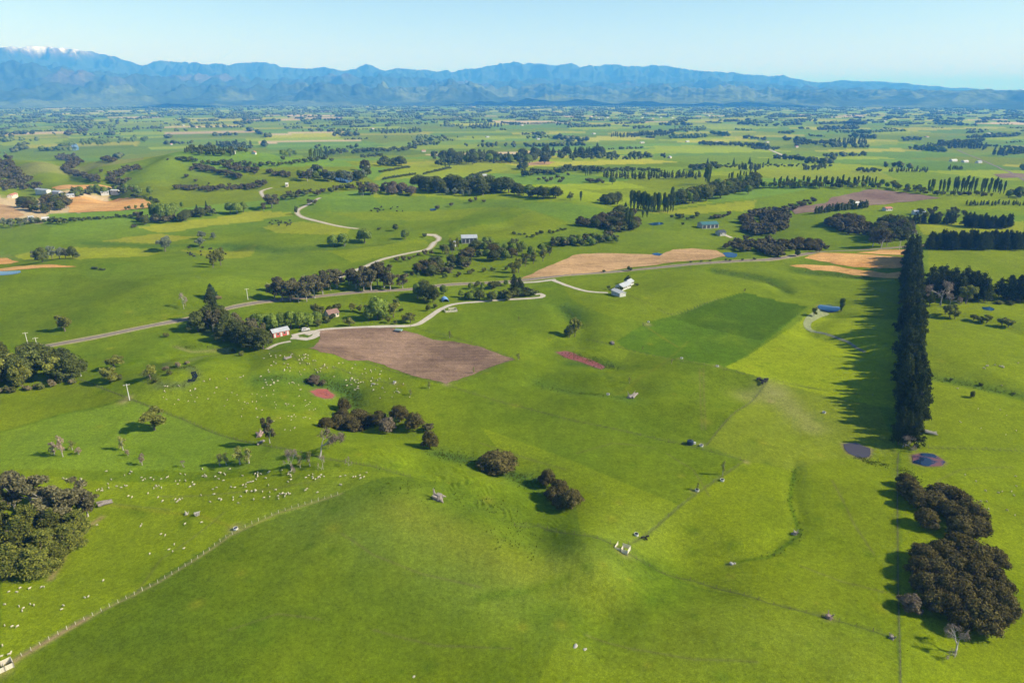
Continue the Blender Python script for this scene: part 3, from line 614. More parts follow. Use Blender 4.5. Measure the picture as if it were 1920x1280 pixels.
def mk_round(g, n=2300, leaf=0.042, zmin=0.30, nl=13):                 # broad rounded bushy crown
    L = [(0, 0, 0.50, 0.36, 0.36, 0.40 - 0.3 * (zmin - 0.12))]
    for k in range(nl):
        a = g.uniform(0, 6.28); e = g.uniform(0.12, 0.33); z = zmin + (0.86 - zmin) * g.uniform(0, 1) * (1 - 0.5 * (e / 0.33) ** 2); s = g.uniform(0.13, 0.20); L.append((math.cos(a) * e, math.sin(a) * e, z, s, s, s * 0.85))
    return lobes_crown(L, n, leaf, g), trunk_with_limbs(g, 0.6, 0.035)
def mk_dome(g):                                                         # dense evergreen, ragged outline of many small heads
    L = [(0, 0, 0.46, 0.33, 0.33, 0.38)]
    for k in range(34):
        a = g.uniform(0, 6.28); e = 0.44 * math.sqrt(g.uniform(0.02, 1)); z = 0.10 + 0.80 * math.sqrt(max(0, 1 - (e / 0.47) ** 2)) * g.uniform(0.35, 1.05); s = g.uniform(0.06, 0.14); L.append((math.cos(a) * e, math.sin(a) * e, z, s * 1.1, s * 1.1, s * g.uniform(0.6, 1.0)))
    return lobes_crown(L, 5600, 0.026, g, 0.62, 0.7, 0.72, shell=(0.7, 1.4)), trunk_with_limbs(g, 0.6, 0.035)
def mk_airy(g):                                                         # spring tree, light comes through
    L = []
    for k in range(15):
        a = g.uniform(0, 6.28); e = g.uniform(0.05, 0.36); z = g.uniform(0.38, 0.9) - 0.25 * e; s = g.uniform(0.09, 0.16); L.append((math.cos(a) * e, math.sin(a) * e, z, s, s, s))
    return lobes_crown(L, 2100, 0.036, g, 0.45, 0.7, 0.62), trunk_with_limbs(g, 0.7, 0.032, 8, 0.32, 0.15)
def mk_pine(g):                                                         # tall ragged shelterbelt pine
    L = []
    for k in range(46):
        z = 0.10 + 0.88 * (k / 45) ; e = (0.44 * (1 - z) ** 0.60 + 0.02) * g.uniform(0.35, 1.25); a = k * 2.4 + g.uniform(-0.4, 0.4); s = 0.055 + 0.085 * (1 - z)
        L.append((math.cos(a) * e, math.sin(a) * e, z + g.uniform(-0.02, 0.03), s * 1.15, s * 1.15, s * 0.42))
    L.append((0, 0, 0.42, 0.2, 0.2, 0.32)); L.append((0, 0, 0.7, 0.11, 0.11, 0.25))
    c = lobes_crown(L, 2900, 0.036, g, 0.35, 0.28, 0.6, up=0.25, shell=(0.6, 1.6))
    return c, trunk_with_limbs(g, 0.97, 0.026, 5, 0.25, 0.1)
def mk_conifer(g):
    L = [(0, 0, 0.1 + 0.09 * k, 0.40 * (1 - k / 10.5) ** 0.9, 0.40 * (1 - k / 10.5) ** 0.9, 0.075) for k in range(10)]
    return lobes_crown(L, 1500, 0.045, g, 0.3, 0.35, 0.7, shell=(0.6, 1.2)), trunk_with_limbs(g, 0.96, 0.025, 0)
def mk_poplar(g):
    L = []
    for k in range(16):
        z = 0.13 + 0.82 * k / 15; s = 0.40 * math.sin(math.pi * min(1, (0.16 + 0.84 * (1 - k / 15.0)) ** 0.7)) ** 0.8 * 0.9; s = max(s, 0.13); L.append((g.normal(0, 0.06), g.normal(0, 0.06), z, s, s, 0.085))
    return lobes_crown(L, 1700, 0.06, g, 0.5, 0.45, 0.8), trunk_with_limbs(g, 0.8, 0.06, 3, 0.2)
def mk_gum(g):                                                          # tall gum: bare limbs, clumped grey-green heads
    L = []
    for k in range(17):
        a = g.uniform(0, 6.28); e = g.uniform(0.08, 0.38); z = g.uniform(0.34, 0.92) - 0.12 * e; s = g.uniform(0.09, 0.17); L.append((math.cos(a) * e, math.sin(a) * e, z, s, s, s * 0.7))
    return lobes_crown(L, 3000, 0.029, g, 0.45, 0.6, 0.62), trunk_with_limbs(g, 0.75, 0.03, 9, 0.34, 0.15)
def mk_cypress(g):                                                      # macrocarpa: broad, flat sprays
    L = []
    for k in range(26):
        z = g.uniform(0.10, 0.92); e = 0.40 * (1 - z) ** 0.5 * g.uniform(0.4, 1.05) ; a = g.uniform(0, 6.28); s = 0.10 + 0.08 * (1 - z); L.append((math.cos(a) * e, math.sin(a) * e, z, s * 1.15, s * 1.15, s * 0.6))
    L.append((0, 0, 0.45, 0.28, 0.28, 0.34))
    return lobes_crown(L, 4800, 0.029, g, 0.4, 0.4, 0.72, up=0.35, shell=(0.65, 1.22)), trunk_with_limbs(g, 0.8, 0.03)
def mk_shrub(g):
    L = [(g.uniform(-0.25, 0.25), g.uniform(-0.25, 0.25), g.uniform(0.3, 0.65), g.uniform(0.18, 0.28), g.uniform(0.18, 0.28), g.uniform(0.24, 0.34)) for k in range(6)]
    return lobes_crown(L, 700, 0.07, g, 0.5, 0.7, 0.75), trunk_with_limbs(g, 0.4, 0.03, 3, 0.2, 0.05)
def twigs(g, lean=0.0, depth=4, flat_top=False):
    segs = []; tips = []
    def grow(p, d, l, r, k):
        q = p + d * l; m = (p + q) / 2 + g.normal(0, 0.03 * l, 3); segs.append(tube([p, m, q], [r, r * 0.8, r * 0.55], 4))
        if k == 0: tips.append(q); return
        for _ in range(3 if k > 1 else 4):
            nd = unit(d + g.normal(0, 0.55, 3) + np.array([lean, 0, 0.12])); grow(q, nd, l * g.uniform(0.58, 0.8), r * 0.58, k - 1)
    grow(np.array([0, 0, -0.03]), unit(np.array([lean * 0.6, 0, 1.0])), 0.36, 0.034, depth); return segs, np.array(tips)
def mk_bare(g, lean=0.0):                                               # leafless: limbs, branches, haze of twigs
    segs, tips = twigs(g, lean); V, Fc = join(segs); V = np.array(V); V[:, 2] *= 1.0 / V[:, 2].max(); w = np.ptp(V[:, 0]); V[:, :2] /= max(w, 0.3)
    sc = np.array([1 / max(w, .3), 1 / max(w, .3), 1.0 / max(tips[:, 2].max(), 0.1)]); tips = tips * sc
    n = 900; c = tips[g.integers(0, len(tips), n)] + g.normal(0, 0.045, (n, 3)); nn = unit(g.normal(size=(n, 3)))
    tw = quads(c, nn, np.full(n, 0.05), 0.10, g)
    return (tw[0], [tuple(f) for f in tw[1]]), (V, Fc)
def mk_windswept(g): return mk_bare(g, 0.35)
def mk_sapling(g):
    L = [(g.normal(0, 0.13), g.normal(0, 0.13), z, 0.2, 0.2, 0.12) for z in np.linspace(0.3, 0.9, 8)]
    return lobes_crown(L, 420, 0.055, g, 0.2, 0.4, 0.0), trunk_with_limbs(g, 0.9, 0.05, 6, 0.28, 0.2)

BARK = plain('bark', (0.16, 0.13, 0.10), 0.9, 0.1, noise=0.3, scale=3.0); PALEBARK = plain('pale_bark', (0.36, 0.33, 0.29), 0.9, 0.1, noise=0.25, scale=3.0)
SPEC = {}
def species(key, maker, variants, c1, c2, width, name, cat, vary=0.22, trans=0.1, bark=None):
    mat = foliage_mat(key + '_foliage', c1, c2, vary, trans); vs = []
    for v in range(variants):
        g = np.random.default_rng(sum(map(ord, key)) * 7 + v); (cv, cf), (tv, tf) = maker(g); ms = []
        for nm, V, Fc, m in (('crown', cv, cf, mat), ('trunk', tv, tf, bark or BARK)):
            me = bpy.data.meshes.new(key + '_' + nm); me.from_pydata([tuple(q) for q in V], [], Fc); me.update(); me.materials.append(m); ms.append(me)
        vs.append(ms)
    SPEC[key] = dict(v=vs, w=width, name=name, cat=cat, c=(np.array(c1) + np.array(c2)) / 2)
species('pine', mk_pine, 5, (0.03, 0.042, 0.014), (0.078, 0.096, 0.03), 0.52, 'pine_tree', 'pine tree')
species('cypress', mk_cypress, 4, (0.042, 0.060, 0.014), (0.190, 0.190, 0.030), 0.85, 'cypress_tree', 'cypress tree', 0.3)
species('kanuka', mk_dome, 5, (0.056, 0.050, 0.016), (0.140, 0.116, 0.038), 1.15, 'evergreen_tree', 'evergreen tree', 0.24)
species('brownbush', mk_dome, 3, (0.101, 0.084, 0.054), (0.203, 0.162, 0.101), 1.1, 'evergreen_tree', 'evergreen tree', 0.25)
species('bushgreen', mk_dome, 4, (0.052, 0.068, 0.018), (0.125, 0.14, 0.034), 1.05, 'evergreen_tree', 'evergreen tree', 0.28)
species('green', mk_round, 4, (0.085, 0.13, 0.018), (0.2, 0.26, 0.04), 0.85, 'broadleaf_tree', 'broadleaf tree', 0.22, 0.16)
species('olive', mk_airy, 4, (0.14, 0.15, 0.026), (0.27, 0.28, 0.055), 1.0, 'willow_tree', 'willow tree', 0.25, 0.2)
species('pale', mk_airy, 3, (0.140, 0.170, 0.100), (0.270, 0.300, 0.190), 0.95, 'pale_leaved_tree', 'broadleaf tree', 0.2, 0.3)
species('poplar', mk_poplar, 3, (0.065, 0.095, 0.02), (0.16, 0.2, 0.04), 0.22, 'poplar_tree', 'poplar tree', 0.25, 0.25)
species('gum', mk_gum, 4, (0.085, 0.082, 0.04), (0.2, 0.18, 0.085), 0.95, 'gum_tree', 'gum tree', 0.22, 0.2, PALEBARK)
species('conifer', mk_conifer, 2, (0.027, 0.051, 0.030), (0.060, 0.090, 0.048), 0.5, 'conifer_tree', 'conifer tree')
species('bare', mk_bare, 3, (0.220, 0.170, 0.130), (0.360, 0.290, 0.230), 0.85, 'bare_tree', 'bare tree', 0.2, 0.1, PALEBARK)
species('wind', mk_windswept, 1, (0.10, 0.08, 0.055), (0.20, 0.155, 0.11), 0.85, 'bare_tree', 'bare tree', 0.1, 0.1, PALEBARK)
species('sapling', mk_sapling, 3, (0.18, 0.19, 0.045), (0.34, 0.34, 0.09), 0.45, 'young_tree', 'young tree', 0.25, 0.3, PALEBARK)
species('pinksap', mk_sapling, 2, (0.300, 0.220, 0.150), (0.440, 0.330, 0.240), 0.42, 'young_tree', 'young tree', 0.2, 0.3, PALEBARK)
species('shrub', mk_shrub, 4, (0.07, 0.085, 0.018), (0.15, 0.155, 0.038), 1.3, 'shrub', 'shrub', 0.3)
species('dryshrub', mk_shrub, 2, (0.160, 0.130, 0.070), (0.280, 0.230, 0.120), 1.3, 'shrub', 'shrub', 0.3)
species('hedge', mk_shrub, 3, (0.045, 0.062, 0.016), (0.1, 0.12, 0.03), 1.2, 'hedge_bush', 'hedge bush', 0.2)

TREES = []            # (key, x, y, height, width, label, group, pixels high)
def put(key, px, py, hpx, label, group=None, wpx=None, hmin=1.2, hmax=34.0):
    x, y = P(px, py)
    if key not in ('bare', 'wind', 'sapling', 'pinksap', 'pine'):                       # seen from above, part of the outline is the crown's depth
        sdep = CAM_H / math.sqrt(x * x + y * y + CAM_H ** 2); wv = wpx if wpx is not None else hpx * SPEC[key]['w'] * 0.8; q_ = 1.0 if key in ('kanuka', 'brownbush', 'shrub', 'dryshrub') else 0.4; py -= 0.22 * q_ * wv * sdep; hpx -= 0.36 * q_ * wv * sdep; x, y = P(px, py)
    h = min(max(px_height(x, y, py, hpx), hmin), hmax)
    w = h * SPEC[key]['w'] * rng.uniform(0.88, 1.14) if wpx is None else wpx * depth_of(x, y, gz(x, y)) / F_PX * rng.uniform(0.95, 1.05)
    TREES.append((key, x, y, h, w, label, group, hpx))
def trees(key, label, s, group=None):
    """each tree: column, row of its foot, height in pixels [, width]"""
    for p in pts(s): put(key, p[0], p[1], p[2], label, group, p[3] if len(p) > 3 else None)
def belt(key, label, group, s, n, h, jx=3.0, jy=1.5, hv=0.2, wpx=None):
    Q = np.array(pts(s)); L = np.r_[0, np.cumsum(np.hypot(*(Q[1:] - Q[:-1]).T))]
    for k in range(n):
        t = (k + rng.uniform(0.2, 0.8)) / n * L[-1]; px = np.interp(t, L, Q[:, 0]) + rng.normal(0, jx); py = np.interp(t, L, Q[:, 1]) + rng.normal(0, jy)
        kk = key if isinstance(key, str) else key[int(rng.integers(len(key)))]
        put(kk, px, py, h * rng.uniform(1 - hv, 1 + hv), label, group, wpx)
def mass(key, label, group, s, n, h, hv=0.22):
    Q = pts(s); xs = [p[0] for p in Q]; ys = [p[1] for p in Q]; c = 0; tries = 0; got = []
    while c < n and tries < n * 60:
        tries += 1; x, y = rng.uniform(min(xs), max(xs)), rng.uniform(min(ys), max(ys)); ins = False
        for k in range(len(Q)):
            (x1, y1), (x2, y2) = Q[k], Q[(k + 1) % len(Q)]
            if (y1 > y) != (y2 > y) and x < (x2 - x1) * (y - y1) / (y2 - y1) + x1: ins = not ins
        if not ins: continue
        area = (max(xs) - min(xs)) * (max(ys) - min(ys)); dmin = 0.45 * math.sqrt(area / n) * (1 - tries / (n * 60))
        if any((x - a) ** 2 + ((y - b) * 1.8) ** 2 < dmin ** 2 for a, b in got): continue
        got.append((x, y)); kk = key if isinstance(key, str) else key[int(rng.integers(len(key)))]
        put(kk, x, y, h * rng.uniform(1 - hv, 1 + hv), label, group); c += 1
# ---- the long shelterbelt: two staggered rows of pines
A0, A1 = np.array(P(1703, 836)), np.array(P(1709, 482)); L_ = np.linalg.norm(A1 - A0); dirv = (A1 - A0) / L_; nrm = np.array([dirv[1], -dirv[0]])
nb = int(L_ / 4.3)
PL_ = ('shorter dark pine at the open end of the long shelterbelt beside the ponds', 'dark pine at the road end of the long shelterbelt', 'tall dark pine on the shadow side of the long straight shelterbelt', 'tall dark pine on the sunlit side of the long straight shelterbelt')
for row, off in ((0, -1.5), (1, 1.7)):
    for k in range(nb):
        p = A0 + dirv * ((k + 0.5 * row) * 4.3 + rng.normal(0, 1.0)) + nrm * (off + rng.normal(0, 0.9)); h = rng.uniform(13.0, 19.0) if k > 2 else rng.uniform(10, 14)
        if row == 0 and rng.random() < 0.06 and k > 1: continue
        if row == 0 and k == 3: continue
        TREES.append(('pine', p[0], p[1], h, h * rng.uniform(0.38, 0.54), PL_[0 if k < 4 else 1 if k > nb - 6 else 2 + row], 'pines of the long shelterbelt', 60))
trees('bare', 'small bare grey tree at the open end of the long pine shelterbelt', '1693,838,24')
# ---- grove by the boundary fence
trees('kanuka', 'brown-olive evergreen in the smaller clump of the boundary grove next to the ponds', '1704,935,40,44 1718,955,40,43 1696,915,30,35 1766,945,40,56 1748,960,43,54 1786,955,45,56 1734,990,40,47 1815,985,52,62 1800,1010,45,55 1825,1010,45,53 1776,975,40,44 1796,985,40,46 1714,940,35,37', 'evergreens of the boundary grove')
trees('kanuka', 'brown-olive evergreen on the fence edge of the large boundary grove', '1731,1060,43,55 1721,1085,45,50 1734,1118,47,55', 'evergreens of the boundary grove')
trees('kanuka', 'brown-olive evergreen in the heart of the large boundary grove', '1766,1055,47,62 1796,1050,52,64 1830,1065,52,62 1858,1070,47,55 1756,1090,47,56 1791,1090,52,59 1820,1100,53,62 1855,1105,47,49 1766,1125,52,61 1795,1135,55,67 1835,1130,52,59 1862,1140,53,56 1751,1150,47,53 1875,1125,45,47 1781,1075,46,51 1805,1075,46,51 1746,1075,40,48 1840,1085,44,48 1776,1108,46,51 1802,1118,48,53 1840,1150,48,51 1754,1135,42,46', 'evergreens of the boundary grove')
trees('kanuka', 'brown-olive evergreen above the lone bare tree at the foot of the boundary grove', '1776,1160,52,55 1880,1160,53,49 1830,1185,62,73 1855,1178,55,56 1796,1185,45,43 1812,1160,50,53 1870,1175,46,44', 'evergreens of the boundary grove')
trees('brownbush', 'small round bush leaning over the boundary fence beside the brown grove', '1705,1148,36,44')
trees('bare', 'lone grey bare tree on the grass below the brown boundary grove', '1791,1222,40,38')
# ---- plantation at the edge of the sheep slope
trees('cypress', 'dark green and gold cypress in the plantation on the sheep slope', '20,1085,62,90 75,1078,56,80 -20,1060,60,84 40,1040,70,84 90,1045,54,70 110,1060,40,50 130,1030,50,62 -10,1000,76,84 150,1005,50,58 60,1000,60,70 100,1010,56,64 -30,960,80,90', 'cypresses of the plantation')
trees('gum', 'grey-green leafy tree at the edge of the cypress plantation', '90,970,60,70 135,965,62,70 165,970,50,54 30,960,72,80 60,950,56,70 110,990,50,60', 'gums of the plantation')
# ---- trees of the gully below the red pond
trees('kanuka', 'dark rounded evergreen in the gully below the round red pond', '645,772,30,26 643,784,22,24 612,806,26,30 635,804,30,34 655,806,34,36 672,796,32,38 690,802,30,34 665,812,30,36 712,800,32,30 750,794,38,36 778,806,36,34 803,810,20,26 806,843,40,32', 'evergreens of the gully')
trees('brownbush', 'pinkish brown bush beside the round red pond', '590,722,22,24 605,724,14,16', 'bushes by the red pond'); trees('brownbush', 'pale brown rounded tree in the middle of the gully evergreens', '726,812,32,34')
trees('kanuka', 'big single dome-shaped evergreen at the head of the gully', '932,890,48,76')
trees('kanuka', 'dark brown evergreen in the tight clump above the spur fence', '1027,912,36,30 1050,936,40,36 1036,942,34,32 1072,958,46,40 1052,955,34,32 1015,905,18,20', 'evergreens above the spur fence')
trees('wind', 'large leafless windswept tree beside the sheep paddock fence', '600,856,54,44')
trees('gum', 'tall thin tree with flat crown beside the log pile', '506,832,50,28')
trees('bare', 'pale leafless tree below the sheep paddock fence', '547,878,38,22'); trees('sapling', 'thin yellow-green young tree below the sheep paddock fence', '563,876,24,18 581,874,26,18', 'young trees below the fence')
trees('bare', 'spindly leafless sapling among the grazing sheep', '606,880,26,10 653,873,16,8 343,874,12,8', 'spindly saplings among sheep')
trees('sapling', 'thin green young tree on the crest above the flock', '412,872,22,18 424,871,22,16 450,870,32,28 467,868,28,26', 'young trees on the crest')
trees('pinksap', 'thin pinkish young tree on the open slope', '118,856,40,16 102,852,22,20 267,872,22,14 240,854,12,10 148,852,14,12', 'pinkish young trees'); trees('sapling', 'small green round-headed tree alone on the open slope', '231,844,26,18'); trees('sapling', 'small green tree among the pinkish young trees', '136,843,18,14')
trees('olive', 'broad spreading willow standing alone above the sheep fence', '290,808,42,58')
trees('olive', 'yellow-green willow bush beside the meandering stream', '215,692,26,38 207,716,30,48 282,712,28,30', 'willows at the stream')
trees('shrub', 'small shrub on the stream bank', '320,703,10 228,712,12 312,632,10 290,718,8 455,668,12 440,662,9', 'stream bank shrubs'); trees('dryshrub', 'straw-coloured tussock bush on the stream bank', '310,696,10 335,688,10 350,684,8', 'straw tussocks')
# ---- bush block at the end of the road
mass(('cypress', 'bushgreen', 'olive'), 'mixed green tree in the bush block at the road end', 'road end bush', '-40,735 -40,690 20,680 80,675 130,690 140,712 60,728', 24, 46)
belt(('shrub', 'brownbush', 'dryshrub'), 'low scrub bush fringing the road end bush block', 'scrub at the bush block', '-10,738 50,730 100,722 145,716', 13, 13, 3, 2)
trees('olive', 'bright green tall willow in front of the road end bush block', '42,725,52,46')
trees('olive', 'round yellowish tree alone in the hillside paddock', '122,622,32,36'); trees('bare', 'narrow brown leafless tree beside the road fence', '345,579,28,12')
trees('conifer', 'dark lone conifer above the road', '397,560,30,28'); trees('dryshrub', 'brown heap of bush beside the lone conifer', '409,562,9,14')
# ---- tall trees left of the red barn
trees('pine', 'tall dark pine towering over the road bend', '402,606,62,34'); BL = 'dark shaggy tree in the clump beside the red barn'
trees('bushgreen', BL, '372,622,40,36 390,615,42,38 415,614,42,38 430,628,40,36 445,640,44,40 458,648,42,40 476,655,44,42 494,656,42,38 420,640,34,34 385,600,24,30', 'clump beside the red barn')
trees('gum', 'brownish tall tree in the clump beside the red barn', '400,622,44,36 440,622,40,34 470,636,40,34 487,645,40,34', 'brown trees beside the barn')
trees('green', 'bright green broadleaf in the row behind the red barn', '492,618,34,32 512,620,36,32 530,618,36,30 546,616,38,32 562,616,36,30 578,614,30,28 595,606,26,24 480,612,28,26', 'green row behind the barn')
trees('olive', 'yellowish tree between the barn row and the cottage', '602,600,28,24 590,590,22,20', 'yellow trees at the cottage'); trees('shrub', 'garden shrub on the barn side of the cottage', '612,606,14,16 622,598,12,14 597,612,14,14 614,588,16,18 632,582,14,16', 'cottage shrubs')
trees('olive', 'round olive bush beside the farm lane', '655,612,18,24 690,588,18,18 662,584,18,18 675,585,14,16 770,606,20,26 758,605,16,18 728,606,12,14 742,608,8,10', 'olive bushes by the lane')
trees('green', 'large bright green tree in the garden above the farm lane', '708,600,50,42'); trees('green', 'green tree close beside the large garden tree', '692,602,32,24 722,594,36,28 718,600,24,22', 'trees beside the garden tree')
trees('olive', 'olive rounded tree on the far side of the large garden tree', '738,596,30,30'); trees('bushgreen', 'small dark upright tree behind the garden', '743,574,17,14')
trees('bushgreen', 'dark heavy tree beside the blue arched shed', '800,566,40,34 812,568,36,26 795,556,34,30', 'dark trees by the arched shed'); trees('green', 'lighter tree beside the dark tree at the arched shed', '783,560,34,22 832,552,20,18', 'light trees by the arched shed'); trees('shrub', 'shrub at the lane bend', '803,583,14,10 815,578,10,12 752,585,8,10', 'shrubs at the lane bend')
# ---- scrub and pines between road and lane
belt(('green', 'shrub', 'bushgreen'), 'leafy scrub tree along the lane hollow', 'scrub of the lane hollow', '862,560 900,562 940,558 985,552', 16, 17, 4, 3); belt(('shrub', 'green'), 'scrub bush along the roadside hollow', 'roadside hollow scrub', '880,540 915,540 950,535', 8, 13, 4, 2)
trees('pine', 'dark pine at the turning loop of the lane', '964,552,38,22 974,548,28,20 978,555,26,18', 'pines of the turning loop'); trees('bushgreen', 'dark spreading bush inside the turning loop', '998,554,14,28 986,556,12,18', 'bush in the turning loop')
trees('olive', 'thin willow beside the tan stubble field', '962,520,30,20 972,512,30,20 985,500,26,20 1000,495,24,18 1018,490,24,18 1030,480,20,16', 'willows by the stubble field')
# ---- big dark trees on the road
trees('gum', 'brown-grey tall tree in the roadside block above the road', '515,560,38,34 530,565,40,36 545,566,40,34 560,568,40,34 575,566,42,36 590,560,42,38 605,552,42,38 620,545,40,36 632,540,36,32 550,555,38,34 580,550,40,36 600,545,38,34 522,548,30,28', 'tall roadside block')
trees('gum', 'brown-grey tall tree in the roadside clump past the gravel turning', '668,542,40,34 682,546,38,32 696,545,40,34 708,538,46,36 720,540,46,38 732,544,40,32 655,535,32,28 690,530,36,30', 'roadside clump at gravel turning'); trees('gum', 'single tall tree apart from the roadside clump', '755,542,30,26')
trees('brownbush', 'small round tree in the row below the gravel road', '744,491,13,12 757,491,14,12 768,489,11,10 776,484,7,7 785,481,9,9 797,480,14,12 809,478,12,11 717,498,9,10', 'round trees below the gravel road')
mass(('bushgreen', 'kanuka', 'bushgreen'), 'evergreen in the block behind the roadside clump', 'evergreen block', '770,515 785,497 830,495 875,490 880,512 800,520', 20, 20)
belt(('shrub', 'green'), 'low scrub along the evergreen block', 'scrub along the evergreen block', '770,518 830,520 900,512 950,505', 14, 8, 3, 1.5)
mass(('bushgreen', 'kanuka', 'green'), 'tree of the shelter round the black-roofed shed', 'shelter round the black-roofed shed', '865,482 885,470 925,458 975,460 1020,465 1020,485 930,488 905,500 880,500', 30, 20)
trees('olive', 'yellow-green tree beside the black-roofed shed', '838,482,24,18 848,478,28,14 830,475,18,16 858,470,26,10 845,468,22,10', 'yellow trees by the shed')
trees('green', 'round green tree in the paddock below the winding gravel road', '625,463,26,24 646,462,28,26 684,456,32,34 760,449,22,20', 'round trees below the winding road'); trees('bushgreen', 'small dark tree at the edge of the winding road', '742,433,16,14 711,432,7,10 796,446,11,10 556,402,18,8', 'dark trees on the winding road')
trees('kanuka', 'dark round tree by the small hill pond', '820,394,12,10 846,388,11,10 882,381,10,10 892,377,9,8 907,380,7,9', 'dark trees by the hill pond')
# ---- left middle ground
trees('pale', 'silvery poplar standing alone in the valley paddock', '310,472,32,30'); trees('pale', 'pale spring tree in the valley paddock', '375,463,20,22 379,448,16,18 400,449,14,14', 'pale trees in the valley'); trees('olive', 'light green twin-stemmed tree in the valley paddock', '400,502,28,22 414,498,34,24', 'twin light trees')
trees('bushgreen', 'dark tree in the pale clump by the orange strip', '80,492,30,26 137,484,24,18 145,485,14,12', 'dark trees by the orange strip'); trees('pale', 'silvery tree in the clump by the orange strip', '98,486,26,20 112,486,24,20 123,484,20,16 66,488,18,16', 'silvery trees by the orange strip')
belt('hedge', 'clipped bush in the short row on the hill shoulder', 'short hill row', '171,503 200,508', 8, 5, 1, 0.5)
trees('olive', 'light round tree in the stubble edge row', '242,394,9 255,393,9 268,392,11 280,391,11 236,394,7', 'stubble edge row')
belt('hedge', 'hedge bush beside the orange stubble field', 'hedge beside orange stubble', '245,368 275,373 302,382', 16, 6, 1.5, 0.7)
trees('green', 'tall light green tree in the valley belt', '292,412,36,26 305,415,38,26 318,414,36,24 328,406,30,22 342,390,14,8', 'tall green trees of the valley belt'); trees('green', 'leafy tree of the far valley clump', '432,400,24,22 445,402,26,24 457,398,22,18', 'far valley clump')
belt(('kanuka', 'bushgreen'), 'dark evergreen of the valley belt', 'valley belt evergreens', '255,412 280,420 320,415 360,408 405,402', 22, 16, 4, 2); trees('conifer', 'pointed conifer in the valley belt', '370,398,16,8 388,396,20,9', 'pointed conifers')
belt('hedge', 'low dark hedge bush along the valley lane', 'valley lane hedge', '40,420 90,417 160,413 255,406', 40, 6, 2, 1)
mass(('bushgreen', 'gum', 'kanuka'), 'dark tree of the grove between the orange fields', 'grove between orange fields', '35,390 55,382 130,382 130,398 60,402', 22, 18)
trees('pale', 'pale garden tree at the white farmhouse', '8,425,18 22,427,18 38,424,16 60,420,14 48,422,14', 'pale trees at the white farmhouse'); trees('bushgreen', 'dark garden tree at the white farmhouse', '70,418,14 100,420,16 112,420,14 122,421,12 142,417,10', 'dark trees at the white farmhouse')
mass(('gum', 'bushgreen', 'green'), 'tree sheltering the white farm sheds', 'trees of the white sheds', '130,365 180,357 230,357 290,362 270,368 200,366 140,372', 26, 15); trees('bushgreen', 'tree by the long pale shed', '97,378,18,12 118,374,18,18', 'trees by the long shed')
trees('kanuka', 'bush alone on the yellow paddock', '252,427,7,14')
# ---- bush in the gullies of the rolling hills
HB = 'dark evergreen scrub tree filling a gully of the rolling hills'
mass('kanuka', HB, 'gully bush of the rolling hills', '-20,360 -20,302 22,300 28,312 45,332 78,348 70,358', 90, 12)
for s, n in (('110,297 130,301 152,305', 14), ('150,306 128,315 122,321', 14), ('122,321 145,331 187,341', 22), ('195,300 215,305', 8), ('262,317 240,322 225,327', 12), ('225,327 205,338 215,344 238,345', 18), ('358,316 400,322 452,337', 26), ('420,314 480,325', 18), ('505,327 545,331', 10), ('325,355 370,358 420,355 460,355 500,348', 36)):
    belt('kanuka', HB, 'gully bush of the rolling hills', s, int(n * 2.0), 9.5, 3.0, 2.4)
trees('kanuka', 'round scrub tree alone on the rolling hillside', '190,324,8 206,328,9 350,333,9 367,341,7 392,346,5 315,301,5 330,298,4', 'lone scrub on the hills')
# ---- centre: belts before the plain
belt(('gum', 'green', 'bushgreen', 'pale'), 'mixed tree along the river bend', 'river bend trees', '560,338 590,330 620,338 650,340 680,336 690,322', 30, 18, 4, 3)
belt(('bushgreen', 'kanuka'), 'dark tree along the lower river bank', 'lower river bank trees', '500,385 540,372 580,368 640,356 690,352', 26, 13, 4, 2); trees('gum', 'large spreading tree beside the gravel road bridge', '510,390,26,34 495,394,14,14 590,384,10,14 580,385,14,12', 'trees at the road bridge')
belt(('gum', 'brownbush'), 'brown tree on the ridge paddock edge', 'ridge edge trees', '670,366 700,364 730,362 770,363', 12, 20, 4, 2); trees('olive', 'yellow tree among the ridge edge trees', '803,362,18,14')
belt('bushgreen', 'dark tall tree in the wall of trees beyond the ridge', 'wall of trees beyond the ridge', '785,356 810,357 850,357 890,358 930,360 955,360', 34, 27, 3, 2); trees('pale', 'white blossoming tree before the wall of trees', '838,366,14 852,366,15 866,368,14 880,368,12', 'blossoming trees')
belt(('green', 'bushgreen'), 'green tree in the belt below the wall of trees', 'green belt', '960,365 985,367 1012,372 1045,373', 14, 22, 3, 1.5); trees('olive', 'slender pale tree at the paddock corner', '1069,376,17,14'); trees('poplar', 'single narrow poplar beside the slender pale tree', '1089,377,18,6')
belt('bushgreen', 'dark upright tree in the small square block', 'small square block', '1130,383 1145,384 1160,383', 8, 21, 1, 0.6); trees('conifer', 'small conifer between the square block and the poplars', '1173,388,10,8'); trees('shrub', 'dark shrub beside the square block', '1122,378,6,9')
belt('poplar', 'tall poplar in the dark row above the stream', 'dark poplar row', '1184,392 1215,396 1262,398', 26, 31, 1.6, 1.2, 0.14); trees('poplar', 'tallest poplar at the end of the dark row', '1258,394,42,9'); trees('poplar', 'poplar in the pair behind the dark row', '1199,386,24,6 1205,386,24,6', 'pair behind the row')
belt(('green', 'olive', 'bushgreen'), 'light green tree in the long willow belt', 'long willow belt', '1265,383 1300,376 1340,368 1380,358 1420,350', 64, 24, 4, 3)
trees('poplar', 'tall slim poplar rising from the dark scrub', '1174,430,40,8 1180,432,40,8 1184,430,34,7', 'slim poplars in scrub'); trees('poplar', 'short poplar at the stream bend', '1205,408,14,5 1213,408,14,5', 'short poplars at bend')
